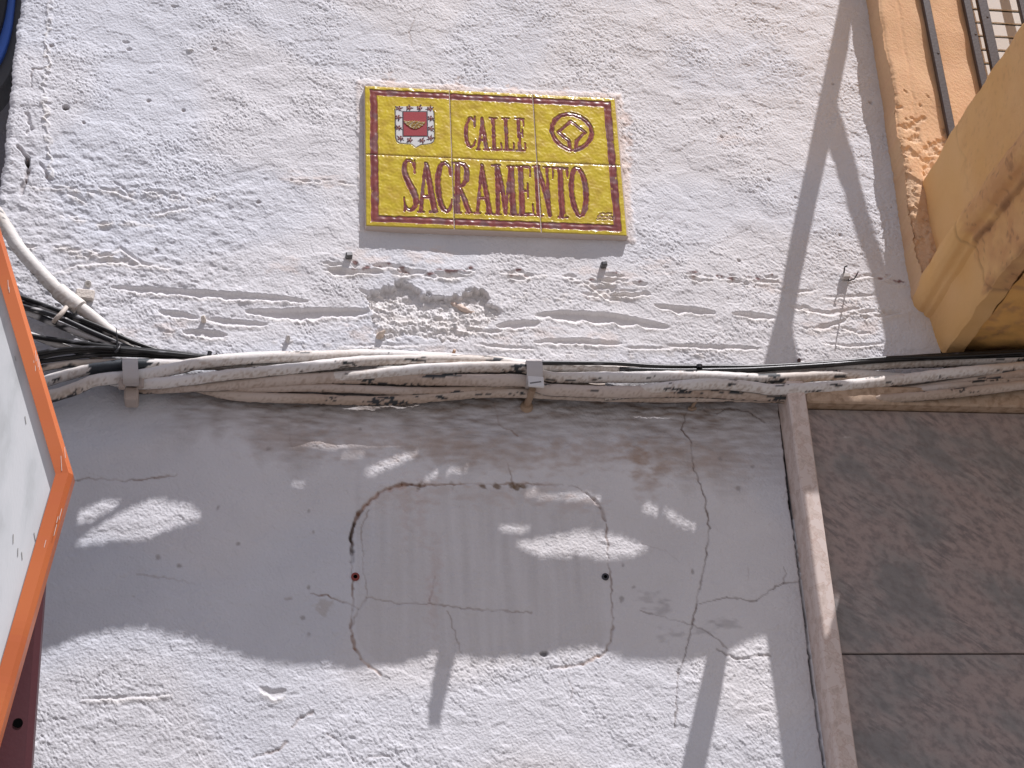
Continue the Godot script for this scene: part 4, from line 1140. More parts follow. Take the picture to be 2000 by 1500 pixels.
		["ring_emblem", [PackedVector3Array([Vector3(0.1373, 0.0281, 0.0037), Vector3(0.1281, 0.0319, 0.0039), Vector3(0.1177, 0.0399, 0.0039), Vector3(0.1099, 0.0509, 0.0039), Vector3(0.1059, 0.065, 0.0039), Vector3(0.1073, 0.0781, 0.0039), Vector3(0.1135, 0.0915, 0.0039), Vector3(0.1238, 0.1015, 0.0039), Vector3(0.1363, 0.1056, 0.0039), Vector3(0.1484, 0.1054, 0.0039), Vector3(0.1604, 0.1007, 0.0039), Vector3(0.1708, 0.0919, 0.0039), Vector3(0.1778, 0.0792, 0.0039), Vector3(0.1794, 0.0663, 0.0039), Vector3(0.1754, 0.0531, 0.0039), Vector3(0.1661, 0.0404, 0.0039), Vector3(0.1559, 0.0327, 0.0039), Vector3(0.1459, 0.0278, 0.0037)]), PackedVector3Array([Vector3(0.137, 0.0281, 0.003), Vector3(0.1365, 0.0466, 0.003), Vector3(0.118, 0.0654, 0.0028), Vector3(0.1421, 0.0902, 0.0028), Vector3(0.1673, 0.0673, 0.0028), Vector3(0.1499, 0.0481, 0.003), Vector3(0.1474, 0.0286, 0.003)])]],
		["signature", [PackedVector3Array([Vector3(0.1772, -0.1101, 0.0011), Vector3(0.1812, -0.107, 0.0011), Vector3(0.1861, -0.1105, 0.0011), Vector3(0.1914, -0.108, 0.0011), Vector3(0.1963, -0.1107, 0.0011), Vector3(0.2017, -0.1075, 0.0011), Vector3(0.2053, -0.1111, 0.0011)]), PackedVector3Array([Vector3(0.1814, -0.104, 0.001), Vector3(0.1867, -0.1016, 0.001), Vector3(0.1917, -0.1043, 0.001), Vector3(0.197, -0.1018, 0.001), Vector3(0.2021, -0.1023, 0.001)]), PackedVector3Array([Vector3(0.1755, -0.1154, 0.0009), Vector3(0.182, -0.1136, 0.0009), Vector3(0.1883, -0.1155, 0.0009), Vector3(0.1961, -0.1134, 0.0009), Vector3(0.2038, -0.1141, 0.0009)])]],
	]


func make_street_sign() -> void:
	var root := thing("street_sign", "yellow glazed tile street name sign with brown lettering and a shield", "street sign", Vector3(-0.0124, 3.302, 0))
	root.rotation.z = -0.00185
	var ox := -1.5 * TW
	var oy := -TH
	var gx := int(round(3.0 * TW / GS)) + 1
	var gy := int(round(2.0 * TH / GS)) + 1
	var sd := PackedFloat32Array()
	sd.resize(gx * gy)
	sd.fill(1.0)
	var fx := 1.5 * TW
	var made := []
	var ink := letters()
	# the frame line, then every letter, as distances on one grid
	for j in gy:
		for i in gx:
			var q := Vector2(ox + i * GS, oy + j * GS)
			q += Vector2(nf.get_noise_2d(q.x * 40.0, q.y * 40.0), nf.get_noise_2d(q.x * 40.0, q.y * 40.0 + 9.0)) * 0.0006
			var d := maxf(absf(q.x) - (fx - 0.0160), absf(q.y) - (TH - 0.0150))
			sd[j * gx + i] = absf(d) - 0.0068
	var frame := sd.duplicate()
	for L in ink:
		var lo := Vector2(INF, INF)
		var hi := Vector2(-INF, -INF)
		for k in L[1]:
			for q in k:
				lo = lo.min(Vector2(q.x - q.z, q.y - q.z))
				hi = hi.max(Vector2(q.x + q.z, q.y + q.z))
		var i0 := maxi(int((lo.x - 0.004 - ox) / GS), 0)
		var i1 := mini(int((hi.x + 0.004 - ox) / GS) + 1, gx - 1)
		var j0 := maxi(int((lo.y - 0.004 - oy) / GS), 0)
		var j1 := mini(int((hi.y + 0.004 - oy) / GS) + 1, gy - 1)
		var w := i1 - i0 + 1
		var own := PackedFloat32Array()
		own.resize(w * (j1 - j0 + 1))
		for j in range(j0, j1 + 1):
			for i in range(i0, i1 + 1):
				var q := Vector2(ox + i * GS, oy + j * GS)
				q += Vector2(nf.get_noise_2d(q.x * 90.0, q.y * 90.0), nf.get_noise_2d(q.x * 90.0, q.y * 90.0 + 9.0)) * 0.0005
				var d := 1.0
				for k in L[1]:
					d = minf(d, seg_sd(q, k))
				d -= 0.0006
				own[(j - j0) * w + i - i0] = d
				sd[j * gx + i] = minf(sd[j * gx + i], d)
		made.append([L[0], own, i0, j0, w])
	# shield: a white field with a border of flowers, a red middle and a crown
	var shield := PackedVector2Array([Vector2(-0.1752, 0.1088), Vector2(-0.1035, 0.1122), Vector2(-0.1041, 0.0379), Vector2(-0.106, 0.0317), Vector2(-0.1102, 0.0276), Vector2(-0.1204, 0.0248), Vector2(-0.128, 0.0241), Vector2(-0.1325, 0.0211), Vector2(-0.1382, 0.0166), Vector2(-0.1426, 0.0206), Vector2(-0.1463, 0.0237), Vector2(-0.157, 0.0243), Vector2(-0.1683, 0.0249), Vector2(-0.1733, 0.0295), Vector2(-0.1754, 0.0385)])
	var smid := Vector2.ZERO
	for q in shield:
		smid += q / shield.size()
	for j in gy:
		for i in gx:
			var q := Vector2(ox + i * GS, oy + j * GS)
			if absf(q.x - smid.x) < 0.06 and absf(q.y - smid.y) < 0.06:
				var d := 1.0
				for k in shield.size():
					d = minf(d, Geometry2D.get_closest_point_to_segment(q, shield[k], shield[(k + 1) % shield.size()]).distance_to(q))
				if Geometry2D.is_point_in_polygon(q, shield):
					d = -d
				sd[j * gx + i] = minf(sd[j * gx + i], d)
	# six tiles, cut out of that grid
	var tiles := []
	var offs := PackedFloat32Array()
	for r in 2:
		for t in 3:
			var i0 := int(round(t * TW / GS))
			var i1 := int(round((t + 1) * TW / GS))
			var j0 := int(round((1 - r) * TH / GS))
			var j1 := int(round((2 - r) * TH / GS))
			var cols := i1 - i0 + 1
			var p := PackedVector3Array()
			var c := PackedColorArray()
			var fr := PackedVector3Array()
			var fc := PackedColorArray()
			var off := 0.0009 * (rng.randf() - 0.5)
			offs.append(off)
			var tone := 0.05 * (rng.randf() - 0.5)
			for j in range(j0, j1 + 1):
				for i in range(i0, i1 + 1):
					var q := Vector2(ox + i * GS, oy + j * GS)
					var rim := minf(minf(i - i0, i1 - i), minf(j - j0, j1 - j)) * GS
					var back := 0.0
					var flat := Vector2(clampf(q.x, ox + i0 * GS + 0.0006, ox + i1 * GS - 0.0006), clampf(q.y, oy + j0 * GS + 0.0006, oy + j1 * GS - 0.0006))
					if rim < GS * 0.5:
						back = 0.012
					var z := 0.0165 + off - 0.0016 * exp(-rim / 0.0013) - back
					z += 0.00035 * nf.get_noise_2d(q.x * 35.0, q.y * 35.0) + 0.00016 * nf.get_noise_2d(q.x * 110.0, q.y * 110.0)
					var d := sd[j * gx + i]
					z += 0.00035 * exp(-pow((d - 0.0012) / 0.0008, 2.0)) - 0.0014 * (1.0 - smoothstep(-0.0010, 0.0006, d))
					p.append(Vector3(flat.x, flat.y, z))
					var mott := nz.get_noise_2d(q.x * 22.0, q.y * 30.0)
					var y := Color(0.62 + tone, 0.475 + tone * 0.7, 0.018).lerp(Color(0.53, 0.365, 0.025), clampf(0.35 + 0.9 * mott, 0.0, 1.0))
					y = y.lerp(Color(0.60, 0.47, 0.22), 0.55 * exp(-rim / 0.0012))
					c.append(y)
					var fd := frame[j * gx + i]
					var fz := 0.0165 + off - 0.00085 - 0.0016 * exp(-rim / 0.0013) - back - (0.004 if fd > 0.0016 else 0.0)
					fz += 0.00045 * exp(-pow(fd + 0.0062, 2.0) / 5e-6) + 0.0003 * nf.get_noise_2d(q.x * 60.0, q.y * 60.0) + 0.0003 * smoothstep(-0.002, 0.0, fd)
					fr.append(Vector3(flat.x, flat.y, fz))
					fc.append(ink_color(q))
			var tile := obj("tile", sheet(p, cols, c), mats.glaze, root)
			obj("border_strip", trim_mesh(fr, fc, cols, frame, gx, i0, j0), mats.glaze, tile)
			tiles.append(tile)
	for L in made:
		var own: PackedFloat32Array = L[1]
		var w: int = L[4]
		var p := PackedVector3Array()
		var c := PackedColorArray()
		for k in own.size():
			var i: int = L[2] + k % w
			var j: int = L[3] + k / w
			var q := Vector2(ox + i * GS, oy + j * GS)
			var d := own[k]
			var own_off := offs[clampi(int((q.x - ox) / TW), 0, 2) + (0 if q.y > 0.0 else 3)]
			var z := 0.0165 + own_off - 0.00065 - (0.004 if d > 0.0016 else 0.0)
			z += 0.0007 * smoothstep(-0.0016, -0.0050, d) - 0.0003 * exp(-pow((d + 0.0022) / 0.0011, 2.0)) + 0.00025 * nf.get_noise_2d(q.x * 70.0, q.y * 70.0)
			# the joint between two tiles runs through the glaze as well
			for t in [-0.5, 0.5]:
				z -= 0.002 * exp(-pow((q.x - t * TW) / 0.0009, 2.0))
			z -= 0.002 * exp(-pow(q.y / 0.0009, 2.0))
			p.append(Vector3(q.x, q.y, z))
			c.append(ink_color(q) if L[0] != "signature" else Color(0.40, 0.25, 0.12))
		var mid := p[p.size() / 2]
		var t := clampi(int((mid.x - ox) / TW), 0, 2) + (0 if mid.y > 0.0 else 3)
		obj(L[0], trim_own(p, c, w, own), mats.glaze, tiles[t])
	make_shield(shield, tiles[0])
	# the bed of mortar that holds the tiles
	var bed := Solid.new()
	bed.box(Vector3(0.001, 0.0, 0.0035), Vector3(3.0 * TW + 0.003, 2.0 * TH + 0.002, 0.0225), 0.0015)
	obj("mortar_bed", bed.mesh(), mats.mortar, root)


func ink_color(q: Vector2) -> Color:
	var m := nz.get_noise_2d(q.x * 30.0, q.y * 30.0 + 70.0)
	var c := Color(0.255, 0.058, 0.045).lerp(Color(0.18, 0.038, 0.036), clampf(0.5 + m, 0.0, 1.0))
	return c.lerp(Color(0.20, 0.13, 0.13), 0.45 * smoothstep(0.42, 0.7, nf.get_noise_2d(q.x * 17.0 + 3.0, q.y * 17.0)))


func trim_mesh(p: PackedVector3Array, c: PackedColorArray, cols: int, f: PackedFloat32Array, gx: int, i0: int, j0: int) -> ArrayMesh:
	var own := PackedFloat32Array()
	own.resize(p.size())
	for k in p.size():
		own[k] = f[(j0 + k / cols) * gx + i0 + k % cols]
	return trim_own(p, c, cols, own)


# the sheet P without the cells that lie well outside the outline
func trim_own(p: PackedVector3Array, c: PackedColorArray, cols: int, d: PackedFloat32Array) -> ArrayMesh:
	var rows := p.size() / cols
	var at := PackedInt32Array()
	at.resize(p.size())
	at.fill(-1)
	var v := PackedVector3Array()
	var n := PackedVector3Array()
	var cc := PackedColorArray()
	var idx := PackedInt32Array()
	for j in rows - 1:
		for i in cols - 1:
			var k := j * cols + i
			var four := [k, k + cols, k + 1, k + cols + 1]
			if minf(minf(d[k], d[k + 1]), minf(d[k + cols], d[k + cols + 1])) > 0.0008:
				continue
			for q in four:
				if at[q] < 0:
					at[q] = v.size()
					var qi: int = q % cols
					var qj: int = q / cols
					var a := p[qj * cols + mini(qi + 1, cols - 1)] - p[qj * cols + maxi(qi - 1, 0)]
					var b := p[mini(qj + 1, rows - 1) * cols + qi] - p[maxi(qj - 1, 0) * cols + qi]
					v.append(p[q])
					n.append(a.cross(b).normalized())
					cc.append(c[q])
			idx.append_array([at[k], at[k + cols], at[k + 1], at[k + 1], at[k + cols], at[k + cols + 1]])
	return surf(v, n, idx, cc)


func make_shield(outline: PackedVector2Array, tile: Node3D) -> void:
	var white := painted(0.2)
	white.clearcoat_enabled = true
	white.clearcoat = 0.6
	var s := Solid.new()
	s.color = Color(0.055, 0.045, 0.05)
	s.prism(outline, 0.009, 0.0120, 0.0004)
	var mid := Vector2.ZERO
	for q in outline:
		mid += q / outline.size()
	var inner := PackedVector2Array()
	for q in outline:
		inner.append(mid + (q - mid) * 0.945)
	s.color = Color(0.66, 0.66, 0.65)
	s.prism(inner, 0.010, 0.0132, 0.0011)
	s.color = Color(0.06, 0.05, 0.055)
	s.prism(PackedVector2Array([Vector2(-0.1614, 0.0945), Vector2(-0.1158, 0.0968), Vector2(-0.1159, 0.0415), Vector2(-0.162, 0.0389)]), 0.011, 0.0134, 0.0003)
	s.color = Color(0.33, 0.018, 0.022)
	s.prism(PackedVector2Array([Vector2(-0.1593, 0.0924), Vector2(-0.1182, 0.0945), Vector2(-0.118, 0.0432), Vector2(-0.16, 0.0409)]), 0.012, 0.0138, 0.0006)
	# a flower in each field of the border
	for q in PackedVector2Array([Vector2(-0.1671, 0.1), Vector2(-0.1489, 0.1017), Vector2(-0.1303, 0.1028), Vector2(-0.1119, 0.102), Vector2(-0.1113, 0.0819), Vector2(-0.1113, 0.0596), Vector2(-0.1124, 0.0389), Vector2(-0.1271, 0.0332), Vector2(-0.149, 0.0331), Vector2(-0.1656, 0.036), Vector2(-0.1684, 0.0802), Vector2(-0.168, 0.0579)]):
		for k in 6:
			var g := k * TAU / 5.0
			s.color = Color(0.17, 0.02, 0.03) if k < 5 else Color(0.35, 0.10, 0.05)
			var r := 0.0038 if k < 5 else 0.0
			var at := Vector3(q.x + r * cos(g), q.y + r * sin(g), 0.0134)
			s.rod(at - Vector3(0, 0, 0.002), at + Vector3(0, 0, 0.0006 + (0.0004 if k == 5 else 0.0)), 0.0026, 0.0014, 8)
		s.color = Color(0.05, 0.045, 0.05)
		for k in 3:
			var g := rng.randf() * TAU
			s.rod(Vector3(q.x, q.y, 0.0126), Vector3(q.x + 0.0078 * cos(g), q.y + 0.0078 * sin(g), 0.0133), 0.0011, 0.0007, 6)
	# the crown: a golden bowl of bands
	var mc := PackedVector2Array([Vector2(-0.1398, 0.0649)])[0]
	for k in 5:
		var f := float(k) / 4.0
		var half := 0.0192 * sqrt(1.0 - pow(f * 0.85, 2.0)) * (1.0 if k else 0.92)
		var yy := mc.y + 0.0062 - 0.0135 * f
		var prev := Vector3.ZERO
		for j in 13:
			var u := float(j) / 12.0 * 2.0 - 1.0
			var at := Vector3(mc.x + u * half, yy + 0.0045 * u * u * (1.0 if k else -0.3), 0.0142)
			if j:
				s.color = Color(0.46, 0.30, 0.05) if (k + j) % 3 else Color(0.62, 0.55, 0.40)
				s.rod(prev, at, 0.0011, 0.0011, 7)
			prev = at
	for j in 9:
		var u := float(j) / 8.0 * 2.0 - 1.0
		s.color = Color(0.55, 0.42, 0.12)
		var at := Vector3(mc.x + u * 0.0175, mc.y + 0.0088 - 0.0035 * u * u, 0.0142)
		s.rod(at - Vector3(0, 0, 0.001), at + Vector3(0, 0, 0.0012), 0.0014, 0.0006, 7)
	obj("shield", s.mesh(), white, tile).position.z = 0.004


# ---------------------------------------------------------------- cables

func paint_white(seed_: float, chips: float, tone: Color) -> Callable:
	return func(q: Vector3, d: Vector3) -> Color:
		var a := nz.get_noise_3d(q.x * 11.0 + seed_, q.y * 48.0, q.z * 48.0)
		var b := nf.get_noise_3d(q.x * 5.0 + seed_, q.y * 5.0, 1.0)
		var f := nz.get_noise_3d(q.x * 120.0, q.y * 160.0 + seed_, q.z * 160.0)
		if d.z < -0.12 + 0.22 * b + 0.25 * f:            # brushed on from the street; black backs also paint the shade between cables
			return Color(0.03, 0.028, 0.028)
		if a + 0.35 * b + 0.22 * f > chips - 0.05:
			return Color(0.035, 0.036, 0.04)
		var c := tone.lerp(Color(tone.r * 0.86, tone.g * 0.80, tone.b * 0.74), clampf(0.5 + 1.2 * b + 0.4 * f, 0.0, 1.0))
		var old := smoothstep(chips - 0.17, chips - 0.05, a + 0.35 * b + 0.22 * f)
		c = c.lerp(Color(0.30, 0.21, 0.16), 0.55 * old)
		return c.lerp(Color(0.34, 0.25, 0.19), 0.55 * smoothstep(0.2, -0.6, d.y) * smoothstep(-0.1, 0.35, f + 0.3 * b))  # undersides browner: grime, with their shade put into the colour


func paint_black(seed_: float) -> Callable:
	return func(q: Vector3, _d: Vector3) -> Color:
		var a := nz.get_noise_3d(q.x * 18.0 + seed_, q.y * 60.0, q.z * 60.0)
		var c := Color(0.012, 0.012, 0.015)
		return c.lerp(Color(0.25, 0.25, 0.26), 0.5 * smoothstep(0.42, 0.6, a))


func paint_grey(seed_: float, share: float) -> Callable:
	return func(q: Vector3, _d: Vector3) -> Color:
		var a := nz.get_noise_3d(q.x * 14.0 + seed_, q.y * 50.0, q.z * 50.0)
		return Color(0.02, 0.021, 0.025).lerp(Color(0.50, 0.49, 0.48), smoothstep(share, share + 0.05, a))


func cable(label: String, path: PackedVector3Array, r: float, paint: Callable, mat: Material, group: String, called := "cable", lumpy := 0.0006, r1 := -1.0) -> void:
	if r > 0.006:
		r *= 0.90
	var o := obj(called, tube(path, r, r if r1 < 0.0 else r1, 20 if r > 0.006 else 10, 0.0026 if r > 0.006 else 0.005, paint, lumpy), mat)
	tag(o, label, "cable", group)


func make_cables() -> void:
	var wg := "white-painted cables along the wall"
	var cream := Color(0.77, 0.74, 0.71)
	var m: Material = mats.cable
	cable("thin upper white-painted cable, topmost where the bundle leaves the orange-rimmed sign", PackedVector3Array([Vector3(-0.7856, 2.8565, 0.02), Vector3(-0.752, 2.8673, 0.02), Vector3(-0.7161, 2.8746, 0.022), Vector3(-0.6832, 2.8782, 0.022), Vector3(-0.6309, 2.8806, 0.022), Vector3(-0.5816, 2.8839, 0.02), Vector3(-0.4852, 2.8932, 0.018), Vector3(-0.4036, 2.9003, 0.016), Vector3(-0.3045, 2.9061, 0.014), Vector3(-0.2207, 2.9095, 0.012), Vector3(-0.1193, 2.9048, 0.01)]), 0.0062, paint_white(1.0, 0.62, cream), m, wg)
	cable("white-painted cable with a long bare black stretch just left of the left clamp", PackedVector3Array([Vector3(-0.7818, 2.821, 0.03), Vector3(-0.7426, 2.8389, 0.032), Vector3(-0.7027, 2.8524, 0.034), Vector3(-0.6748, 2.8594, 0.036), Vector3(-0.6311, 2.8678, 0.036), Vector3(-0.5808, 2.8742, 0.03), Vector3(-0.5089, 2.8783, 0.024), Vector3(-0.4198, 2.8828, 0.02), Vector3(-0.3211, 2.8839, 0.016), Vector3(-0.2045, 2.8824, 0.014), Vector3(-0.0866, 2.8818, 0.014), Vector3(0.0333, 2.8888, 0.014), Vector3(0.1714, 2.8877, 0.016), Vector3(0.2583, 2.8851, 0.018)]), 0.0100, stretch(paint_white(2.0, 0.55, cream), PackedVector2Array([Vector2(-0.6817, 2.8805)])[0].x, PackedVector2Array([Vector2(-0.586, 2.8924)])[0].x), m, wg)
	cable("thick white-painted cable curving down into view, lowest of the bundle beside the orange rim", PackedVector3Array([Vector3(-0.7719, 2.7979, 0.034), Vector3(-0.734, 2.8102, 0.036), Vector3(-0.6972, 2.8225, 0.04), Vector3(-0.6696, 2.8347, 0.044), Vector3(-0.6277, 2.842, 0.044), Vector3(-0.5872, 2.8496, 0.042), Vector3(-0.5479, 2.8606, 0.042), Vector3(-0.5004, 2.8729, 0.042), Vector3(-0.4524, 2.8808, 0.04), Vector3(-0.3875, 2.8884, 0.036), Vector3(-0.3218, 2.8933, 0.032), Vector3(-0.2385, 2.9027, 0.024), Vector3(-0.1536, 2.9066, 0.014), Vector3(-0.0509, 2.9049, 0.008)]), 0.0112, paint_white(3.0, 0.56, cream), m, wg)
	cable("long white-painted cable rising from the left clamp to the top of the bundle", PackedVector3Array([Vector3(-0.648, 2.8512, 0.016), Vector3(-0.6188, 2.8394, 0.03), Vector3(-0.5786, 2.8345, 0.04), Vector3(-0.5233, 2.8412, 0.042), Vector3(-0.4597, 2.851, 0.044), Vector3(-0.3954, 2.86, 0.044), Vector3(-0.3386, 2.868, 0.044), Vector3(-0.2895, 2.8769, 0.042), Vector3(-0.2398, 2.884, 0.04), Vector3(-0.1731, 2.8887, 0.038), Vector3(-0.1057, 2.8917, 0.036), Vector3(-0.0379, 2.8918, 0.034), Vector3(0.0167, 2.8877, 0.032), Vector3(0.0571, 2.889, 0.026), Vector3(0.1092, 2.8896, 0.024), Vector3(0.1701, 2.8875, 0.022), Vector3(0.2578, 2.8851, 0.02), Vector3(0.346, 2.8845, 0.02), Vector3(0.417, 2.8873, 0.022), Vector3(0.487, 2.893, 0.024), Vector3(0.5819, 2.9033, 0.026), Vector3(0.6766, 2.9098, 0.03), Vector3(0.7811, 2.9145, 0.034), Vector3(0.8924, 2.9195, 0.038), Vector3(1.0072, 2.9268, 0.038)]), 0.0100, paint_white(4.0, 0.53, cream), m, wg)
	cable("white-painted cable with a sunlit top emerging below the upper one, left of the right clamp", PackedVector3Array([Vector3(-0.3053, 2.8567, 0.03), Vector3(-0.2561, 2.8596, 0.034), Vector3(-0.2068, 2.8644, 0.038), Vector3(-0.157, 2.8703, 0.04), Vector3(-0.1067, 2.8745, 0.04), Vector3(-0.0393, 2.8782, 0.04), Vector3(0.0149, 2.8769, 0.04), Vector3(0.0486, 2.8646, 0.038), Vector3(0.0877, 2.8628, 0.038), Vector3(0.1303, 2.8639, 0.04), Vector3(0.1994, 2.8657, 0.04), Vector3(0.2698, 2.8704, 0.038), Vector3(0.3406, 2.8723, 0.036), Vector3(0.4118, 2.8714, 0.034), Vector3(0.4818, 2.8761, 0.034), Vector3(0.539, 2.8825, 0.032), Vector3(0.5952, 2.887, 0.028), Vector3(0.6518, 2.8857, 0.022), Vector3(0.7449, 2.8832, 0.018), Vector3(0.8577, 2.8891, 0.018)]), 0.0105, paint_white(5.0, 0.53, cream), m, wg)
	cable("brown-toned cable running along the middle of the bundle", PackedVector3Array([Vector3(-0.62, 2.8422, 0.01), Vector3(-0.5795, 2.8373, 0.02), Vector3(-0.5395, 2.8371, 0.026), Vector3(-0.4595, 2.8427, 0.028), Vector3(-0.3707, 2.8503, 0.032), Vector3(-0.3053, 2.8567, 0.03), Vector3(-0.2394, 2.8574, 0.03), Vector3(-0.1732, 2.8563, 0.032), Vector3(-0.1067, 2.8561, 0.034), Vector3(-0.0397, 2.8558, 0.036), Vector3(0.0144, 2.8563, 0.036), Vector3(0.0476, 2.8421, 0.036), Vector3(0.0866, 2.8403, 0.036), Vector3(0.1288, 2.8385, 0.038), Vector3(0.1804, 2.8388, 0.038), Vector3(0.2416, 2.8422, 0.036), Vector3(0.3031, 2.8438, 0.034), Vector3(0.373, 2.8417, 0.034), Vector3(0.4382, 2.8404, 0.034), Vector3(0.5147, 2.8403, 0.034), Vector3(0.5935, 2.8441, 0.036), Vector3(0.6877, 2.8541, 0.04), Vector3(0.7841, 2.8701, 0.044), Vector3(0.8771, 2.8811, 0.056), Vector3(0.9917, 2.898, 0.058)]), 0.0115, paint_white(6.0, 0.50, Color(0.60, 0.51, 0.45)), m, wg)  # a browner tone than its neighbours
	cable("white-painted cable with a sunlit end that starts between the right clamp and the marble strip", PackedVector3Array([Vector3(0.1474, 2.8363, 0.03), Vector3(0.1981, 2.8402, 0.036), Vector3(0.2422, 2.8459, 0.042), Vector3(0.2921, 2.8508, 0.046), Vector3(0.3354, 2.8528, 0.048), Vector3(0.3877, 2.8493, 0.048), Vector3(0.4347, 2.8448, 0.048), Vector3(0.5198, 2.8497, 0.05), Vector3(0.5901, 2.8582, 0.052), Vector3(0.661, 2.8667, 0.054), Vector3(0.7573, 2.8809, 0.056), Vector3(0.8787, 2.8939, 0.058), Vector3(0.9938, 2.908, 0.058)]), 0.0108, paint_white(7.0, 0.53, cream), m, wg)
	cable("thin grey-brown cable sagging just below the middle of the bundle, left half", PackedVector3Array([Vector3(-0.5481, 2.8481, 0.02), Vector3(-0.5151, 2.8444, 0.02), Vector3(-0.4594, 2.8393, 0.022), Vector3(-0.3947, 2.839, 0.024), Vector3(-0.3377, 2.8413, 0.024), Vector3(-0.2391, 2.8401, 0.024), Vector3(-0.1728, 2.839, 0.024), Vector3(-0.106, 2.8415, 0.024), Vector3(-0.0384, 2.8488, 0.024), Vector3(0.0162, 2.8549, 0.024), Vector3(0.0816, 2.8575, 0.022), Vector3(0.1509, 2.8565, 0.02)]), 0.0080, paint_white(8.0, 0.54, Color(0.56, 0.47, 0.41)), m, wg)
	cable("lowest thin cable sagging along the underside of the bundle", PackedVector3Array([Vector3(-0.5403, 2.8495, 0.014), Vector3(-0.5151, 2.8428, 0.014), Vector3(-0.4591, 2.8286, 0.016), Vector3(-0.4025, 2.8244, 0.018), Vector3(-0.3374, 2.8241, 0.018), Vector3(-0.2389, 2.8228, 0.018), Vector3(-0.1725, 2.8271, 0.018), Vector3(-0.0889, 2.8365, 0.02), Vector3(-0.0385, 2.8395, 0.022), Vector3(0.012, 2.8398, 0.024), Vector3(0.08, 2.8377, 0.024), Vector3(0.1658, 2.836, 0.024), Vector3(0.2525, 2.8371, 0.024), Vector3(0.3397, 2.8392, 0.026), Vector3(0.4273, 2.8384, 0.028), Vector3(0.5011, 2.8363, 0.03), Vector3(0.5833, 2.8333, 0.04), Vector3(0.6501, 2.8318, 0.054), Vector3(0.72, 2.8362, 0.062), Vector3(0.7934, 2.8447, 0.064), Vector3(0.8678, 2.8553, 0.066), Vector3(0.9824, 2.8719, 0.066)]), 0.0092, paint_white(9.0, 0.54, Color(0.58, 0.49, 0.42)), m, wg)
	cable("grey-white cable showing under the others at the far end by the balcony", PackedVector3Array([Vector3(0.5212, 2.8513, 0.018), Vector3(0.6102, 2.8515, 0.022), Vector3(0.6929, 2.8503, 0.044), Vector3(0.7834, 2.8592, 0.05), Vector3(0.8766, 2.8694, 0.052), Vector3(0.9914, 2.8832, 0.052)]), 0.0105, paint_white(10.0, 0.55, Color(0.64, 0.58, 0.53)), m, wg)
	var bg := "black cables along the wall"
	var b: Material = mats.black_cable
	cable("upper thin black cable running from the right clamp over the white ones to the balcony", PackedVector3Array([Vector3(0.0263, 2.8868, 0.036), Vector3(0.0423, 2.8891, 0.038), Vector3(0.0981, 2.8906, 0.038), Vector3(0.1677, 2.8926, 0.036), Vector3(0.2371, 2.8897, 0.036), Vector3(0.2896, 2.8902, 0.036), Vector3(0.3426, 2.8916, 0.036), Vector3(0.4131, 2.8925, 0.038), Vector3(0.5292, 2.9004, 0.042), Vector3(0.6473, 2.9114, 0.046), Vector3(0.7415, 2.914, 0.05), Vector3(0.8874, 2.925, 0.052), Vector3(1.0024, 2.9354, 0.052)]), 0.0036, paint_black(1.0), b, bg, "black_cable", 0.0)
	cable("lower thin black cable beside the upper one, right of the right clamp", PackedVector3Array([Vector3(0.177, 2.8854, 0.03), Vector3(0.2021, 2.8831, 0.034), Vector3(0.2713, 2.882, 0.036), Vector3(0.3413, 2.8838, 0.038), Vector3(0.4118, 2.8866, 0.04), Vector3(0.5287, 2.8965, 0.042), Vector3(0.6475, 2.9086, 0.044), Vector3(0.7432, 2.9151, 0.046), Vector3(0.8888, 2.9232, 0.048), Vector3(1.0035, 2.9315, 0.048)]), 0.0042, paint_black(2.0), b, bg, "black_cable", 0.0)
	cable("black cable that joins the pair from behind near the marble strip", PackedVector3Array([Vector3(0.3451, 2.8853, 0.024), Vector3(0.4149, 2.889, 0.03), Vector3(0.4863, 2.8966, 0.034), Vector3(0.5764, 2.9058, 0.038), Vector3(0.6498, 2.9137, 0.04), Vector3(0.745, 2.9212, 0.044), Vector3(0.8914, 2.9323, 0.046), Vector3(1.0073, 2.9447, 0.046)]), 0.0036, paint_black(3.0), b, bg, "black_cable", 0.0)
	var lg := "cables fanning out above the orange-rimmed sign"
	cable("black cable along the top of the fan above the orange-rimmed sign, ending at the bundle", PackedVector3Array([Vector3(-0.8193, 2.996, 0.03), Vector3(-0.7949, 2.9893, 0.03), Vector3(-0.7663, 2.979, 0.03), Vector3(-0.721, 2.9597, 0.032), Vector3(-0.6635, 2.9343, 0.034), Vector3(-0.6143, 2.9107, 0.034), Vector3(-0.5577, 2.8933, 0.028)]), 0.0036, paint_black(4.0), b, lg, "black_cable", 0.0)
	cable("grey-painted cable right under the topmost black one of the fan", PackedVector3Array([Vector3(-0.8198, 2.9937, 0.024), Vector3(-0.7952, 2.9851, 0.024), Vector3(-0.746, 2.9678, 0.026), Vector3(-0.6968, 2.9488, 0.026), Vector3(-0.6475, 2.9251, 0.026), Vector3(-0.5903, 2.8985, 0.02)]), 0.0045, paint_grey(1.0, 0.05), b, lg, "grey_cable", 0.0)
	cable("black and grey speckled cable in the middle of the upper fan", PackedVector3Array([Vector3(-0.8182, 2.9828, 0.03), Vector3(-0.7937, 2.9733, 0.03), Vector3(-0.7366, 2.9545, 0.032), Vector3(-0.6791, 2.9274, 0.032), Vector3(-0.6303, 2.9068, 0.03), Vector3(-0.5899, 2.8927, 0.024)]), 0.0044, paint_grey(5.0, 0.25), b, lg, "grey_cable", 0.0)
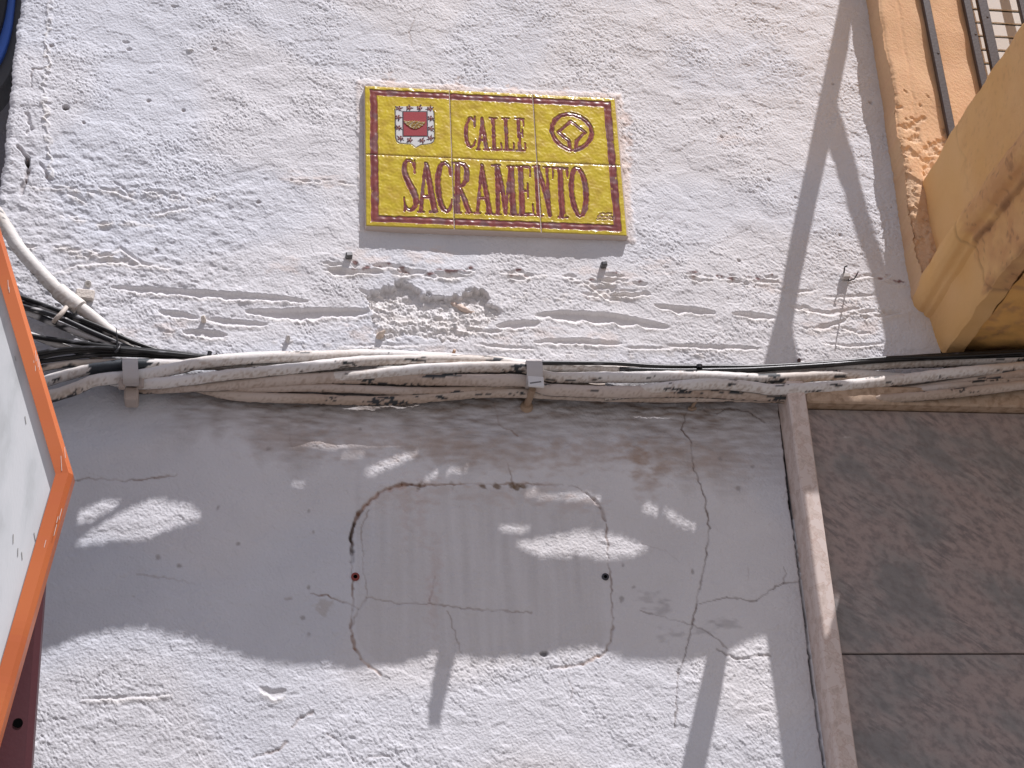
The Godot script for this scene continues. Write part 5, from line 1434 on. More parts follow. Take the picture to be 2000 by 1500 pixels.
	cable("white-flaked cable lowest in the upper fan, over the dark hollow", PackedVector3Array([Vector3(-0.8105, 2.9744, 0.022), Vector3(-0.7779, 2.9633, 0.022), Vector3(-0.7284, 2.9414, 0.024), Vector3(-0.6629, 2.9137, 0.024), Vector3(-0.6126, 2.896, 0.02)]), 0.0058, paint_grey(9.0, -0.15), b, lg, "grey_cable", 0.0)
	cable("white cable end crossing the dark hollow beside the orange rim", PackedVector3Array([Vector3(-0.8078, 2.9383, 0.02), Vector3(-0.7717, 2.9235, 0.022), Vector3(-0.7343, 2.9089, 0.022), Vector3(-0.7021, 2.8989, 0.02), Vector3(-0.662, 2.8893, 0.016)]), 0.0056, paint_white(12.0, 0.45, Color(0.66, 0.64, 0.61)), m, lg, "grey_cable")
	cable("black cable sloping gently down across the hollow to the loose end cap", PackedVector3Array([Vector3(-0.7897, 2.9223, 0.03), Vector3(-0.7546, 2.916, 0.03), Vector3(-0.7018, 2.9082, 0.032), Vector3(-0.6392, 2.8998, 0.034), Vector3(-0.5575, 2.8939, 0.034), Vector3(-0.493, 2.8886, 0.03)]), 0.0040, paint_black(6.0), b, lg, "black_cable", 0.0)
	cable("black cable bowed upward, passing through the tie with the long tail", PackedVector3Array([Vector3(-0.7929, 2.8715, 0.036), Vector3(-0.7703, 2.8812, 0.036), Vector3(-0.7316, 2.8904, 0.038), Vector3(-0.6845, 2.8944, 0.04), Vector3(-0.6386, 2.8939, 0.04), Vector3(-0.5653, 2.8908, 0.036), Vector3(-0.4954, 2.8876, 0.03)]), 0.0040, paint_black(7.0), b, lg, "black_cable", 0.0)
	cable("second bowed black cable, right beneath the one in the tie", PackedVector3Array([Vector3(-0.7931, 2.8656, 0.03), Vector3(-0.7702, 2.8752, 0.032), Vector3(-0.7239, 2.8882, 0.034), Vector3(-0.6767, 2.8921, 0.036), Vector3(-0.6292, 2.8917, 0.036), Vector3(-0.5574, 2.8903, 0.032), Vector3(-0.5011, 2.8877, 0.026)]), 0.0036, paint_black(8.0), b, lg, "black_cable", 0.0)
	cable("lowest bowed black cable of the fan, just over the white bundle", PackedVector3Array([Vector3(-0.7932, 2.8596, 0.024), Vector3(-0.7706, 2.8719, 0.026), Vector3(-0.7084, 2.8835, 0.028), Vector3(-0.6611, 2.8884, 0.03), Vector3(-0.6056, 2.8901, 0.028), Vector3(-0.5174, 2.8902, 0.022)]), 0.0036, paint_black(9.0), b, lg, "black_cable", 0.0)
	# ties and end caps
	var tie := thing("cable_tie", "black cable tie with a long upright tail, round the bowed black cables", "cable tie")
	obj("tail", tube(PackedVector3Array([Vector3(-0.637, 2.8853, 0.046), Vector3(-0.6377, 2.9007, 0.048), Vector3(-0.6392, 2.9139, 0.049), Vector3(-0.6406, 2.9272, 0.05)]), 0.0019, 0.0004, 8, 0.004, paint_black(3.0)), mats.black, tie)
	obj("loop", tube(PackedVector3Array([Vector3(-0.6399, 2.8832, 0.048), Vector3(-0.6369, 2.8873, 0.049), Vector3(-0.6342, 2.894, 0.047), Vector3(-0.6341, 2.9003, 0.042)]), 0.0022, 0.0022, 8, 0.003, paint_black(3.0)), mats.black, tie)
	var cap := thing("cable_end", "stubby black cable end standing up where the fan meets the bundle", "cable end")
	obj("stub", tube(PackedVector3Array([Vector3(-0.4993, 2.8845, 0.034), Vector3(-0.4953, 2.8868, 0.035), Vector3(-0.4939, 2.8915, 0.035), Vector3(-0.4932, 2.8961, 0.035)]), 0.0034, 0.0036, 10, 0.002, paint_black(2.0)), mats.black, cap)
	var cap2 := thing("cable_end", "tiny black cable end just right of the taller stub", "cable end")
	obj("stub", tube(PackedVector3Array([Vector3(-0.4866, 2.8906, 0.03), Vector3(-0.481, 2.894, 0.031)]), 0.0028, 0.0026, 10, 0.002, paint_black(2.0)), mats.black, cap2)
	var knot := thing("cable_tie", "small black tie on the upper thin black cable right of the right clamp", "cable tie")
	obj("loop", tube(PackedVector3Array([Vector3(0.3116, 2.8916, 0.04), Vector3(0.3111, 2.8858, 0.04)]), 0.0052, 0.0052, 10, 0.002, paint_black(2.0)), mats.black, knot)
	# two clamps that hold the bundle to the wall
	var c1 := thing("cable_clamp", "left steel clamp round the cables, with a paint-smeared peg below", "clamp")
	var st := Solid.new()
	strap(st, PackedVector3Array([Vector3(-0.6186, 2.8866, 0.02), Vector3(-0.6162, 2.8701, 0.05), Vector3(-0.615, 2.8575, 0.062), Vector3(-0.6131, 2.8393, 0.066), Vector3(-0.6117, 2.826, 0.064), Vector3(-0.6122, 2.824, 0.052), Vector3(-0.6144, 2.8364, 0.02)]), 0.0240, 0.0022)
	obj("strap", st.mesh(), mats.steel, c1)
	var pg := Solid.new()
	pg.color = Color(0.50, 0.42, 0.37)
	pg.box(Vector3(-0.6123, 2.8163, 0.026), Vector3(0.0215, 0.022, 0.034), 0.003)
	obj("peg", pg.mesh(), mats.steel, c1)
	for q in PackedVector3Array([Vector3(-0.626, 2.8225, 0.056), Vector3(-0.5973, 2.8261, 0.054)]):
		var nb := Solid.new()
		nb.color = Color(0.42, 0.35, 0.30)
		nb.rod(q - Vector3(0, 0.006, 0), q + Vector3(0, 0.008, 0), 0.0052, 0.0048, 7)
		obj("bolt", nb.mesh(), mats.steel, c1)
	var c2 := thing("cable_clamp", "right steel clamp round the cables, its folded end bright in the sun", "clamp")
	st = Solid.new()
	strap(st, PackedVector3Array([Vector3(0.0357, 2.903, 0.02), Vector3(0.0299, 2.8844, 0.05), Vector3(0.0288, 2.8717, 0.058), Vector3(0.0274, 2.8529, 0.06), Vector3(0.0264, 2.839, 0.056), Vector3(0.0292, 2.8447, 0.03)]), 0.0260, 0.0022)
	obj("strap", st.mesh(), mats.steel, c2)
	var fold := Solid.new()
	fold.color = Color(0.74, 0.72, 0.70)
	fold.box(Vector3(0.0282, 2.8396, 0.066), Vector3(0.0255, 0.024, 0.004), 0.001, Basis(Vector3.RIGHT, -0.35) * Basis(Vector3.BACK, -0.06))
	obj("folded_end", fold.mesh(), mats.steel, c2)
	var dent := Solid.new()
	dent.color = Color(0.16, 0.15, 0.15)
	dent.box(Vector3(0.0268, 2.8372, 0.0688), Vector3(0.0200, 0.0032, 0.0016), 0.0006, Basis(Vector3.RIGHT, -0.35) * Basis(Vector3.BACK, 0.22))
	obj("slot", dent.mesh(), mats.steel, c2)
	var stud := Solid.new()
	stud.color = Color(0.40, 0.29, 0.20)
	stud.rod(Vector3(0.0228, 2.8294, 0) , Vector3(0.0255, 2.8371, 0.045), 0.0062, 0.0056, 12)
	stud.rod(Vector3(0.0221, 2.8266, -0.002), Vector3(0.0219, 2.8283, 0.006), 0.0130, 0.0085, 14)
	obj("stud", stud.mesh(), mats.steel, c2)
	var hk := thing("wall_hook", "small rusty hook in the wall beneath the cables, left of the marble strip", "hook")
	obj("shank", tube(PackedVector3Array([Vector3(0.3024, 2.8311, -0.004), Vector3(0.301, 2.829, 0.008), Vector3(0.3027, 2.8317, 0.02), Vector3(0.3049, 2.8344, 0.03)]), 0.0034, 0.0030, 8, 0.003, func(_q: Vector3, _d: Vector3) -> Color: return Color(0.34, 0.24, 0.17)), mats.steel, hk)
	obj("rosette", tube(PackedVector3Array([Vector3(0.2967, 2.8304, 0.001), Vector3(0.3013, 2.8277, 0.003), Vector3(0.3082, 2.8307, 0.001)]), 0.0040, 0.0034, 8, 0.003, func(_q: Vector3, _d: Vector3) -> Color: return Color(0.36, 0.26, 0.19)), mats.steel, hk)


func stretch(under: Callable, x0: float, x1: float) -> Callable:
	return func(q: Vector3, d: Vector3) -> Color:
		var w := 0.012 * nz.get_noise_3d(q.x * 10.0, q.y * 90.0, q.z * 90.0)
		if q.x + w > x0 and q.x + w < x1:
			return Color(0.03, 0.036, 0.045)
		return under.call(q, d)


func strap(s: Solid, path: PackedVector3Array, wide: float, thick: float) -> void:
	var p := smooth_path(path, 0.0012)
	for k in p.size() - 1:
		var t := (p[k + 1] - p[k]).normalized()
		var o := Vector3.RIGHT.cross(t)
		if o.z < 0.0:
			o = -o
		o = o.normalized() * thick
		var x := Vector3.RIGHT * wide * 0.5
		var f := nz.get_noise_2d(k * 0.015, 3.0)
		s.color = Color(0.62, 0.585, 0.56).lerp(Color(0.52, 0.48, 0.46), clampf(0.5 + f, 0.0, 1.0))
		s.face([p[k] - x + o, p[k + 1] - x + o, p[k + 1] + x + o, p[k] + x + o], o)
		s.face([p[k] - x, p[k + 1] - x, p[k + 1] + x, p[k] + x], -o)
		s.face([p[k] - x, p[k + 1] - x, p[k + 1] - x + o, p[k] - x + o], -x)
		s.face([p[k] + x, p[k + 1] + x, p[k + 1] + x + o, p[k] + x + o], x)


# ---------------------------------------------------------------- conduit

func make_conduit() -> void:
	var c := thing("conduit", "white-painted conduit slanting down to the cables above the orange-rimmed sign", "conduit")
	var tone := Color(0.72, 0.69, 0.65)
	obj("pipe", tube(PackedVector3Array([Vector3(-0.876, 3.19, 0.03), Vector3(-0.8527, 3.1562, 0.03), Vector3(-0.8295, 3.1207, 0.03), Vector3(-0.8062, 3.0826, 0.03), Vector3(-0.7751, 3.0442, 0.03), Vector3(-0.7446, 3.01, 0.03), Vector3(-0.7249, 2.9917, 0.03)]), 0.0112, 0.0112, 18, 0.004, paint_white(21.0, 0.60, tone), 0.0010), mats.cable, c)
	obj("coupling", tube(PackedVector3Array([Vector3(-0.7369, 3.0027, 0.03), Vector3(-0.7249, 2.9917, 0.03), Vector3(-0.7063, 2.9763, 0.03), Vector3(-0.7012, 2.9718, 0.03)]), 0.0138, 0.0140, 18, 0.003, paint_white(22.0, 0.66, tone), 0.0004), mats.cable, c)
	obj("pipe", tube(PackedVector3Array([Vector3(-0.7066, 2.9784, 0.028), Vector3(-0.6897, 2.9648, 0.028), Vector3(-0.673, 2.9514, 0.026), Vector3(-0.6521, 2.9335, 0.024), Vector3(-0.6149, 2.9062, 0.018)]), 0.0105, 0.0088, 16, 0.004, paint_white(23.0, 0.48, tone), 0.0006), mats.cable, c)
	var clip := Solid.new()
	clip.color = Color(0.66, 0.60, 0.54)
	clip.box(Vector3(-0.6971, 3.009, 0.008), Vector3(0.030, 0.018, 0.010), 0.002, Basis(Vector3.BACK, -0.1))
	clip.color = Color(0.70, 0.68, 0.65)
	clip.rod(Vector3(-0.6946, 3.0361, -0.002), Vector3(-0.6937, 3.0315, 0.006), 0.0058, 0.0052, 12)
	clip.color = Color(0.45, 0.43, 0.41)
	clip.rod(Vector3(-0.6939, 3.0326, 0.004), Vector3(-0.6936, 3.0308, 0.0072), 0.0026, 0.0024, 9)
	obj("wall_clip", clip.mesh(), mats.plaster, c)
	var band := thing("cable_band", "white painted band looped round the fan of cables below the conduit", "cable band")
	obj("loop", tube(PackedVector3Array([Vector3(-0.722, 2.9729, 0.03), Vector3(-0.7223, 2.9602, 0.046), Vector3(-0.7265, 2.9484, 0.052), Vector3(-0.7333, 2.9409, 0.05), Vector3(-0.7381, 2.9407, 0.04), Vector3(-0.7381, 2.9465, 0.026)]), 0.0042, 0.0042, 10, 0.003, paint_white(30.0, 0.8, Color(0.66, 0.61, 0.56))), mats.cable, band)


# ---------------------------------------------------------------- pegs, wires and plugs

func make_ironwork() -> void:
	var g := "cut iron pegs under the street sign"
	var a := tag(obj("iron_peg", peg(Vector3(-0.2684, 3.1014, 0), 0.0125, 0.0085, Color(0.42, 0.42, 0.42)), mats.steel), "cut iron peg with a pale end, below the left corner of the street sign", "peg", g)
	a.set_meta("kind", "thing")
	tag(obj("iron_peg", peg(Vector3(0.171, 3.1002, 0), 0.0125, 0.0080, Color(0.07, 0.07, 0.072)), mats.steel), "cut dark iron peg below the right part of the street sign", "peg", g)
	var w := thing("wire_stub", "bent wire ends sticking out of the wall beside the balcony", "wire")
	var dark := func(_q: Vector3, _d: Vector3) -> Color: return Color(0.03, 0.022, 0.02)
	obj("wire", tube(PackedVector3Array([Vector3(0.6145, 3.0943, -0.004), Vector3(0.6093, 3.0817, 0.012), Vector3(0.6068, 3.0732, 0.03), Vector3(0.6056, 3.0672, 0.042), Vector3(0.6072, 3.0696, 0.052), Vector3(0.6105, 3.0754, 0.053)]), 0.0013, 0.0011, 8, 0.003, dark), mats.steel, w)
	obj("wire", tube(PackedVector3Array([Vector3(0.6047, 3.0982, -0.004), Vector3(0.6026, 3.0984, 0.008), Vector3(0.6005, 3.0997, 0.018), Vector3(0.5994, 3.1018, 0.025), Vector3(0.604, 3.1035, 0.026)]), 0.0016, 0.0013, 8, 0.003, dark), mats.steel, w)
	var pl := Solid.new()
	pl.color = Color(0.55, 0.52, 0.49)
	pl.box(Vector3(0.6054, 3.0934, 0.006), Vector3(0.016, 0.010, 0.012), 0.002, Basis(Vector3.BACK, 0.1))
	obj("bracket", pl.mesh(), mats.steel, w)
	var n := thing("screw_stub", "rusty screw stub in the wall just above the cables, left of the right clamp", "screw")
	obj("shank", tube(PackedVector3Array([Vector3(-0.0968, 2.9195, -0.004), Vector3(-0.0963, 2.92, 0.006), Vector3(-0.0953, 2.9231, 0.013)]), 0.0036, 0.0024, 8, 0.002, func(_q: Vector3, _d: Vector3) -> Color: return Color(0.38, 0.22, 0.13)), mats.steel, n)
	var n2 := thing("screw_stub", "dark screw stub above the black cables near the balcony shadow", "screw")
	obj("shank", tube(PackedVector3Array([Vector3(0.5018, 2.9275, -0.004), Vector3(0.4985, 2.9232, 0.008)]), 0.0036, 0.0032, 8, 0.002, func(_q: Vector3, _d: Vector3) -> Color: return Color(0.10, 0.05, 0.045)), mats.steel, n2)
	var d1 := thing("plaster_drip", "small blob of white plaster above the upper cable, left half", "plaster drip")
	obj("drip", tube(PackedVector3Array([Vector3(-0.3697, 2.9378, -0.003), Vector3(-0.3692, 2.9387, 0.006), Vector3(-0.3685, 2.9433, 0.01)]), 0.0044, 0.0030, 9, 0.002, func(_q: Vector3, _d: Vector3) -> Color: return Color(0.72, 0.69, 0.66), 0.001), mats.plaster, d1)
	var d2 := thing("plaster_drip", "small pale plaster lump on the lip of a gouge, left of the broken patch", "plaster drip")
	obj("drip", tube(PackedVector3Array([Vector3(-0.5058, 2.9713, -0.002), Vector3(-0.5065, 2.9726, 0.006), Vector3(-0.5082, 2.9757, 0.009)]), 0.0046, 0.0030, 9, 0.002, func(_q: Vector3, _d: Vector3) -> Color: return Color(0.75, 0.68, 0.60), 0.001), mats.plaster, d2)
	var d3 := thing("mortar_lump", "ochre lump of mortar at the foot of the broken patch", "mortar lump")
	obj("lump", tube(PackedVector3Array([Vector3(-0.2208, 2.95, -0.003), Vector3(-0.2155, 2.953, 0.006), Vector3(-0.2096, 2.9579, 0.008)]), 0.0052, 0.0036, 9, 0.002, func(_q: Vector3, _d: Vector3) -> Color: return Color(0.72, 0.60, 0.50), 0.003), mats.plaster, d3)
	var d4 := thing("mortar_lump", "brown sliver of brick inside the broken patch", "mortar lump")
	obj("lump", tube(PackedVector3Array([Vector3(-0.0925, 3.0237, -0.012), Vector3(-0.0815, 3.0137, -0.004), Vector3(-0.0693, 3.0083, -0.006), Vector3(-0.0567, 3.006, -0.01)]), 0.0046, 0.0030, 9, 0.002, func(_q: Vector3, _d: Vector3) -> Color: return Color(0.68, 0.55, 0.47), 0.003), mats.plaster, d4)
	plug(Vector3(-0.2613, 2.5282, 0), Color(0.26, 0.045, 0.032), "red wall plug at the edge of the plate outline", 0.0066)
	plug(Vector3(0.1324, 2.5305, 0), Color(0.045, 0.047, 0.055), "dark grey wall plug at the edge of the plate outline", 0.0058)


func peg(at: Vector3, out: float, size: float, end: Color) -> ArrayMesh:
	var s := Solid.new()
	s.color = Color(0.10, 0.10, 0.10)
	s.box(at + Vector3(0, 0, out * 0.5 - 0.003), Vector3(size * 1.3, size, out + 0.006), 0.0012, Basis(Vector3.BACK, 0.12))
	s.color = end
	s.box(at + Vector3(0.0003, 0, out + 0.0004), Vector3(size * 1.0, size * 0.7, 0.0012), 0.0004, Basis(Vector3.BACK, 0.12))
	return s.mesh()


func plug(at: Vector3, col: Color, label: String, r: float) -> void:
	var o := thing("wall_plug", label, "wall plug", at)
	var s := Solid.new()
	s.color = col
	var ring := 18
	for k in ring:
		var a := TAU * k / ring
		var b := TAU * (k + 1) / ring
		var p := func(g: float, q: float, z: float) -> Vector3: return Vector3(cos(g) * q, sin(g) * q, z)
		s.face([p.call(a, r, 0.0022), p.call(b, r, 0.0022), p.call(b, r * 0.5, 0.0026), p.call(a, r * 0.5, 0.0026)], Vector3(0, 0, 1))
		s.face([p.call(a, r, 0.0022), p.call(b, r, 0.0022), p.call(b, r, -0.006), p.call(a, r, -0.006)], p.call((a + b) * 0.5, 1.0, 0.0))
		s.face([p.call(a, r * 0.5, 0.0026), p.call(b, r * 0.5, 0.0026), p.call(b, r * 0.4, -0.012), p.call(a, r * 0.4, -0.012)], -p.call((a + b) * 0.5, 1.0, 0.0))
	obj("collar", s.mesh(), painted(0.5), o)
	var d := Solid.new()
	d.rod(Vector3(0, 0, -0.003), Vector3(0, 0, 0.0014), r * 0.52, r * 0.52, 14)
	obj("bore", d.mesh(), mats.dark, o)


# ---------------------------------------------------------------- the orange-rimmed sign

func make_orange_sign() -> void:
	var root := thing("projecting_sign", "many-sided white sign board with a scratched orange rim, cut off at the street side", "sign")
	var outer := PackedVector2Array([PackedVector2Array([Vector2(-0.6585, 2.5416)])[0], PackedVector2Array([Vector2(-0.7882, 2.933)])[0], Vector2(-0.86, 3.13), Vector2(-1.30, 3.13), Vector2(-1.50, 2.56), Vector2(-1.32, 1.96), Vector2(-0.83, 1.96), PackedVector2Array([Vector2(-0.7263, 2.1783)])[0]])
	var inner := PackedVector2Array()
	var mid := Vector2(-1.09, 2.545)
	for k in outer.size():                               # inset by the width of the rim
		var a := outer[(k + outer.size() - 1) % outer.size()]
		var b := outer[k]
		var c := outer[(k + 1) % outer.size()]
		var na := (b - a).orthogonal().normalized()
		var nc := (c - b).orthogonal().normalized()
		if na.dot(mid - b) < 0.0:
			na = -na
			nc = -nc
		var w := (na + nc).normalized()
		inner.append(b + w * (0.022 / maxf(0.4, w.dot(na))))
	var s := Solid.new()
	s.prism(inner, 0.330, 0.344)
	obj("face_board", s.mesh(), mats.white_face, root)
	var m := outer.size()
	for k in m:
		var j := (k + 1) % m
		var r := Solid.new()
		var steps := 40
		for q in steps:
			var t0 := float(q) / steps
			var t1 := float(q + 1) / steps
			var o0 := outer[k].lerp(outer[j], t0)
			var o1 := outer[k].lerp(outer[j], t1)
			var i0 := inner[k].lerp(inner[j], t0)
			var i1 := inner[k].lerp(inner[j], t1)
			var m0 := o0.lerp(i0, 0.25)
			var m1 := o1.lerp(i1, 0.25)
			r.color = Color(0.66, 0.185, 0.06).lerp(Color(0.58, 0.15, 0.05), clampf(0.5 + nf.get_noise_2d(o0.x * 5.0, o0.y * 5.0), 0.0, 1.0))
			var out := Vector3(o0.x - i0.x, o0.y - i0.y, 0)
			r.face([r.v3(m0, 0.354), r.v3(m1, 0.354), r.v3(i1, 0.352), r.v3(i0, 0.352)], Vector3(0, 0, 1))
			r.face([r.v3(o0, 0.346), r.v3(o1, 0.346), r.v3(m1, 0.354), r.v3(m0, 0.354)], Vector3(0, 0, 1) + out * 30.0)
			r.face([r.v3(o0, 0.346), r.v3(o1, 0.346), r.v3(o1, 0.322), r.v3(o0, 0.322)], out)
			r.face([r.v3(i0, 0.352), r.v3(i1, 0.352), r.v3(i1, 0.340), r.v3(i0, 0.340)], -out)
			r.face([r.v3(o0, 0.322), r.v3(o1, 0.322), r.v3(i1, 0.322), r.v3(i0, 0.322)], Vector3(0, 0, -1))
		obj("rim", r.mesh(), mats.orange, root)
	# scratches down to bare metal along the rim
	for q in PackedVector3Array([Vector3(-0.6708, 2.5705, 0.3535), Vector3(-0.6741, 2.474, 0.3535), Vector3(-0.6757, 2.4595, 0.3535), Vector3(-0.6707, 2.482, 0.3535), Vector3(-0.7193, 2.7151, 0.3535), Vector3(-0.716, 2.7073, 0.3535), Vector3(-0.7216, 2.7087, 0.3535), Vector3(-0.7188, 2.6986, 0.3535), Vector3(-0.7136, 2.7019, 0.3535), Vector3(-0.6873, 2.4401, 0.3535), Vector3(-0.765, 2.8259, 0.3535), Vector3(-0.723, 2.2328, 0.3535), Vector3(-0.7629, 2.8178, 0.3535), Vector3(-0.6744, 2.5547, 0.3535)]):
		var sc := Solid.new()
		sc.color = Color(0.74, 0.66, 0.60)
		var big := 0.0075 + 0.016 * rng.randf()
		sc.box(q, Vector3(0.0006, big, 0.0005), 0.0, Basis(Vector3.BACK, 0.12 if q.y > 2.54 else -0.16))
		obj("scratch", sc.mesh(), mats.orange, root)
	for q in PackedVector3Array([Vector3(-0.7291, 2.4504, 0.3445), Vector3(-0.7218, 2.4319, 0.3445), Vector3(-0.7162, 2.427, 0.3445), Vector3(-0.7182, 2.2824, 0.3445), Vector3(-0.7021, 2.4535, 0.3445), Vector3(-0.7267, 2.6221, 0.3445), Vector3(-0.7475, 2.7151, 0.3445)]):
		var sc := Solid.new()
		sc.color = Color(0.34, 0.33, 0.30)
		sc.box(q, Vector3(0.0007, 0.006 + 0.01 * rng.randf(), 0.0007), 0.0, Basis(Vector3.BACK, 0.3 * rng.randf()))
		obj("scratch", sc.mesh(), mats.orange, root)
	var post := thing("sign_post", "dark maroon steel post with a bolt hole, behind the orange-rimmed sign", "post")
	var p := Solid.new()
	var e: Vector3 = Vector3(-0.6865, 2.2994, 0.28)
	p.box(Vector3(e.x - 0.050, 1.245, 0.262), Vector3(0.100, 2.49, 0.035), 0.0075, Basis(Vector3.BACK, 0.006))
	obj("tube", p.mesh(), mats.maroon, post)
	var h := Solid.new()
	var hp: Vector3 = Vector3(-0.7122, 2.2235, 0.2802)
	h.rod(hp - Vector3(0, 0, 0.006), hp + Vector3(0, 0, 0.0006), 0.0062, 0.0062, 16)
	obj("bolt_hole", h.mesh(), mats.dark, post)
	var ar := Solid.new()
	ar.box(Vector3(e.x - 0.06, 2.42, 0.30), Vector3(0.04, 0.05, 0.05), 0.003)
	obj("bracket", ar.mesh(), mats.maroon, post)


func make_far_left() -> void:
	var o := thing("round_panel", "dark grey round-cornered panel with a blue band, beyond the corner of the white house", "panel")
	var rings := [[0.0, -0.14, Color(0.075, 0.078, 0.075)], [0.014, -0.128, Color(0.06, 0.17, 0.62)], [0.026, -0.118, Color(0.018, 0.018, 0.02)]]
	var names := ["casing", "blue_band", "cover"]
	var base: Vector3 = Vector3(-0.8646, 3.7155, -0.13)
	var low: Vector3 = Vector3(-0.8881, 3.5078, -0.13)
	for k in 3:
		var inset: float = rings[k][0]
		var poly := PackedVector2Array()
		var x1 := base.x - inset
		var y0 := low.y - 0.012 + inset * (1.0 if k < 1 else 2.8)
		var r := 0.055 - inset * 0.6
		var ry := 0.14
		for q in 13:
			var g := -PI / 2 + PI / 2 * q / 12.0
			poly.append(Vector2(x1 - r + r * cos(g), y0 + ry + ry * sin(g)))
		poly.append(Vector2(x1, y0 + 0.9))
		poly.append(Vector2(x1 - 0.5, y0 + 0.9))
		poly.append(Vector2(x1 - 0.5, y0))
		var s := Solid.new()
		s.color = rings[k][2]
		s.prism(poly, -0.20, rings[k][1], 0.002)
		obj(names[k], s.mesh(), painted(0.45), o)
	var w := thing("neighbour_wall", "shaded grey wall of the next house, in the gap beyond the white house's corner", "house wall")
	var s := Solid.new()
	s.color = Color(0.42, 0.41, 0.43)
	s.box(Vector3(-2.9, 3.5, -0.75), Vector3(4.05, 7.0, 0.4), 0.01)
	obj("render", s.mesh(), mats.plaster, w)


# ---------------------------------------------------------------- unseen shapes added out of view to cast shadows on the wall

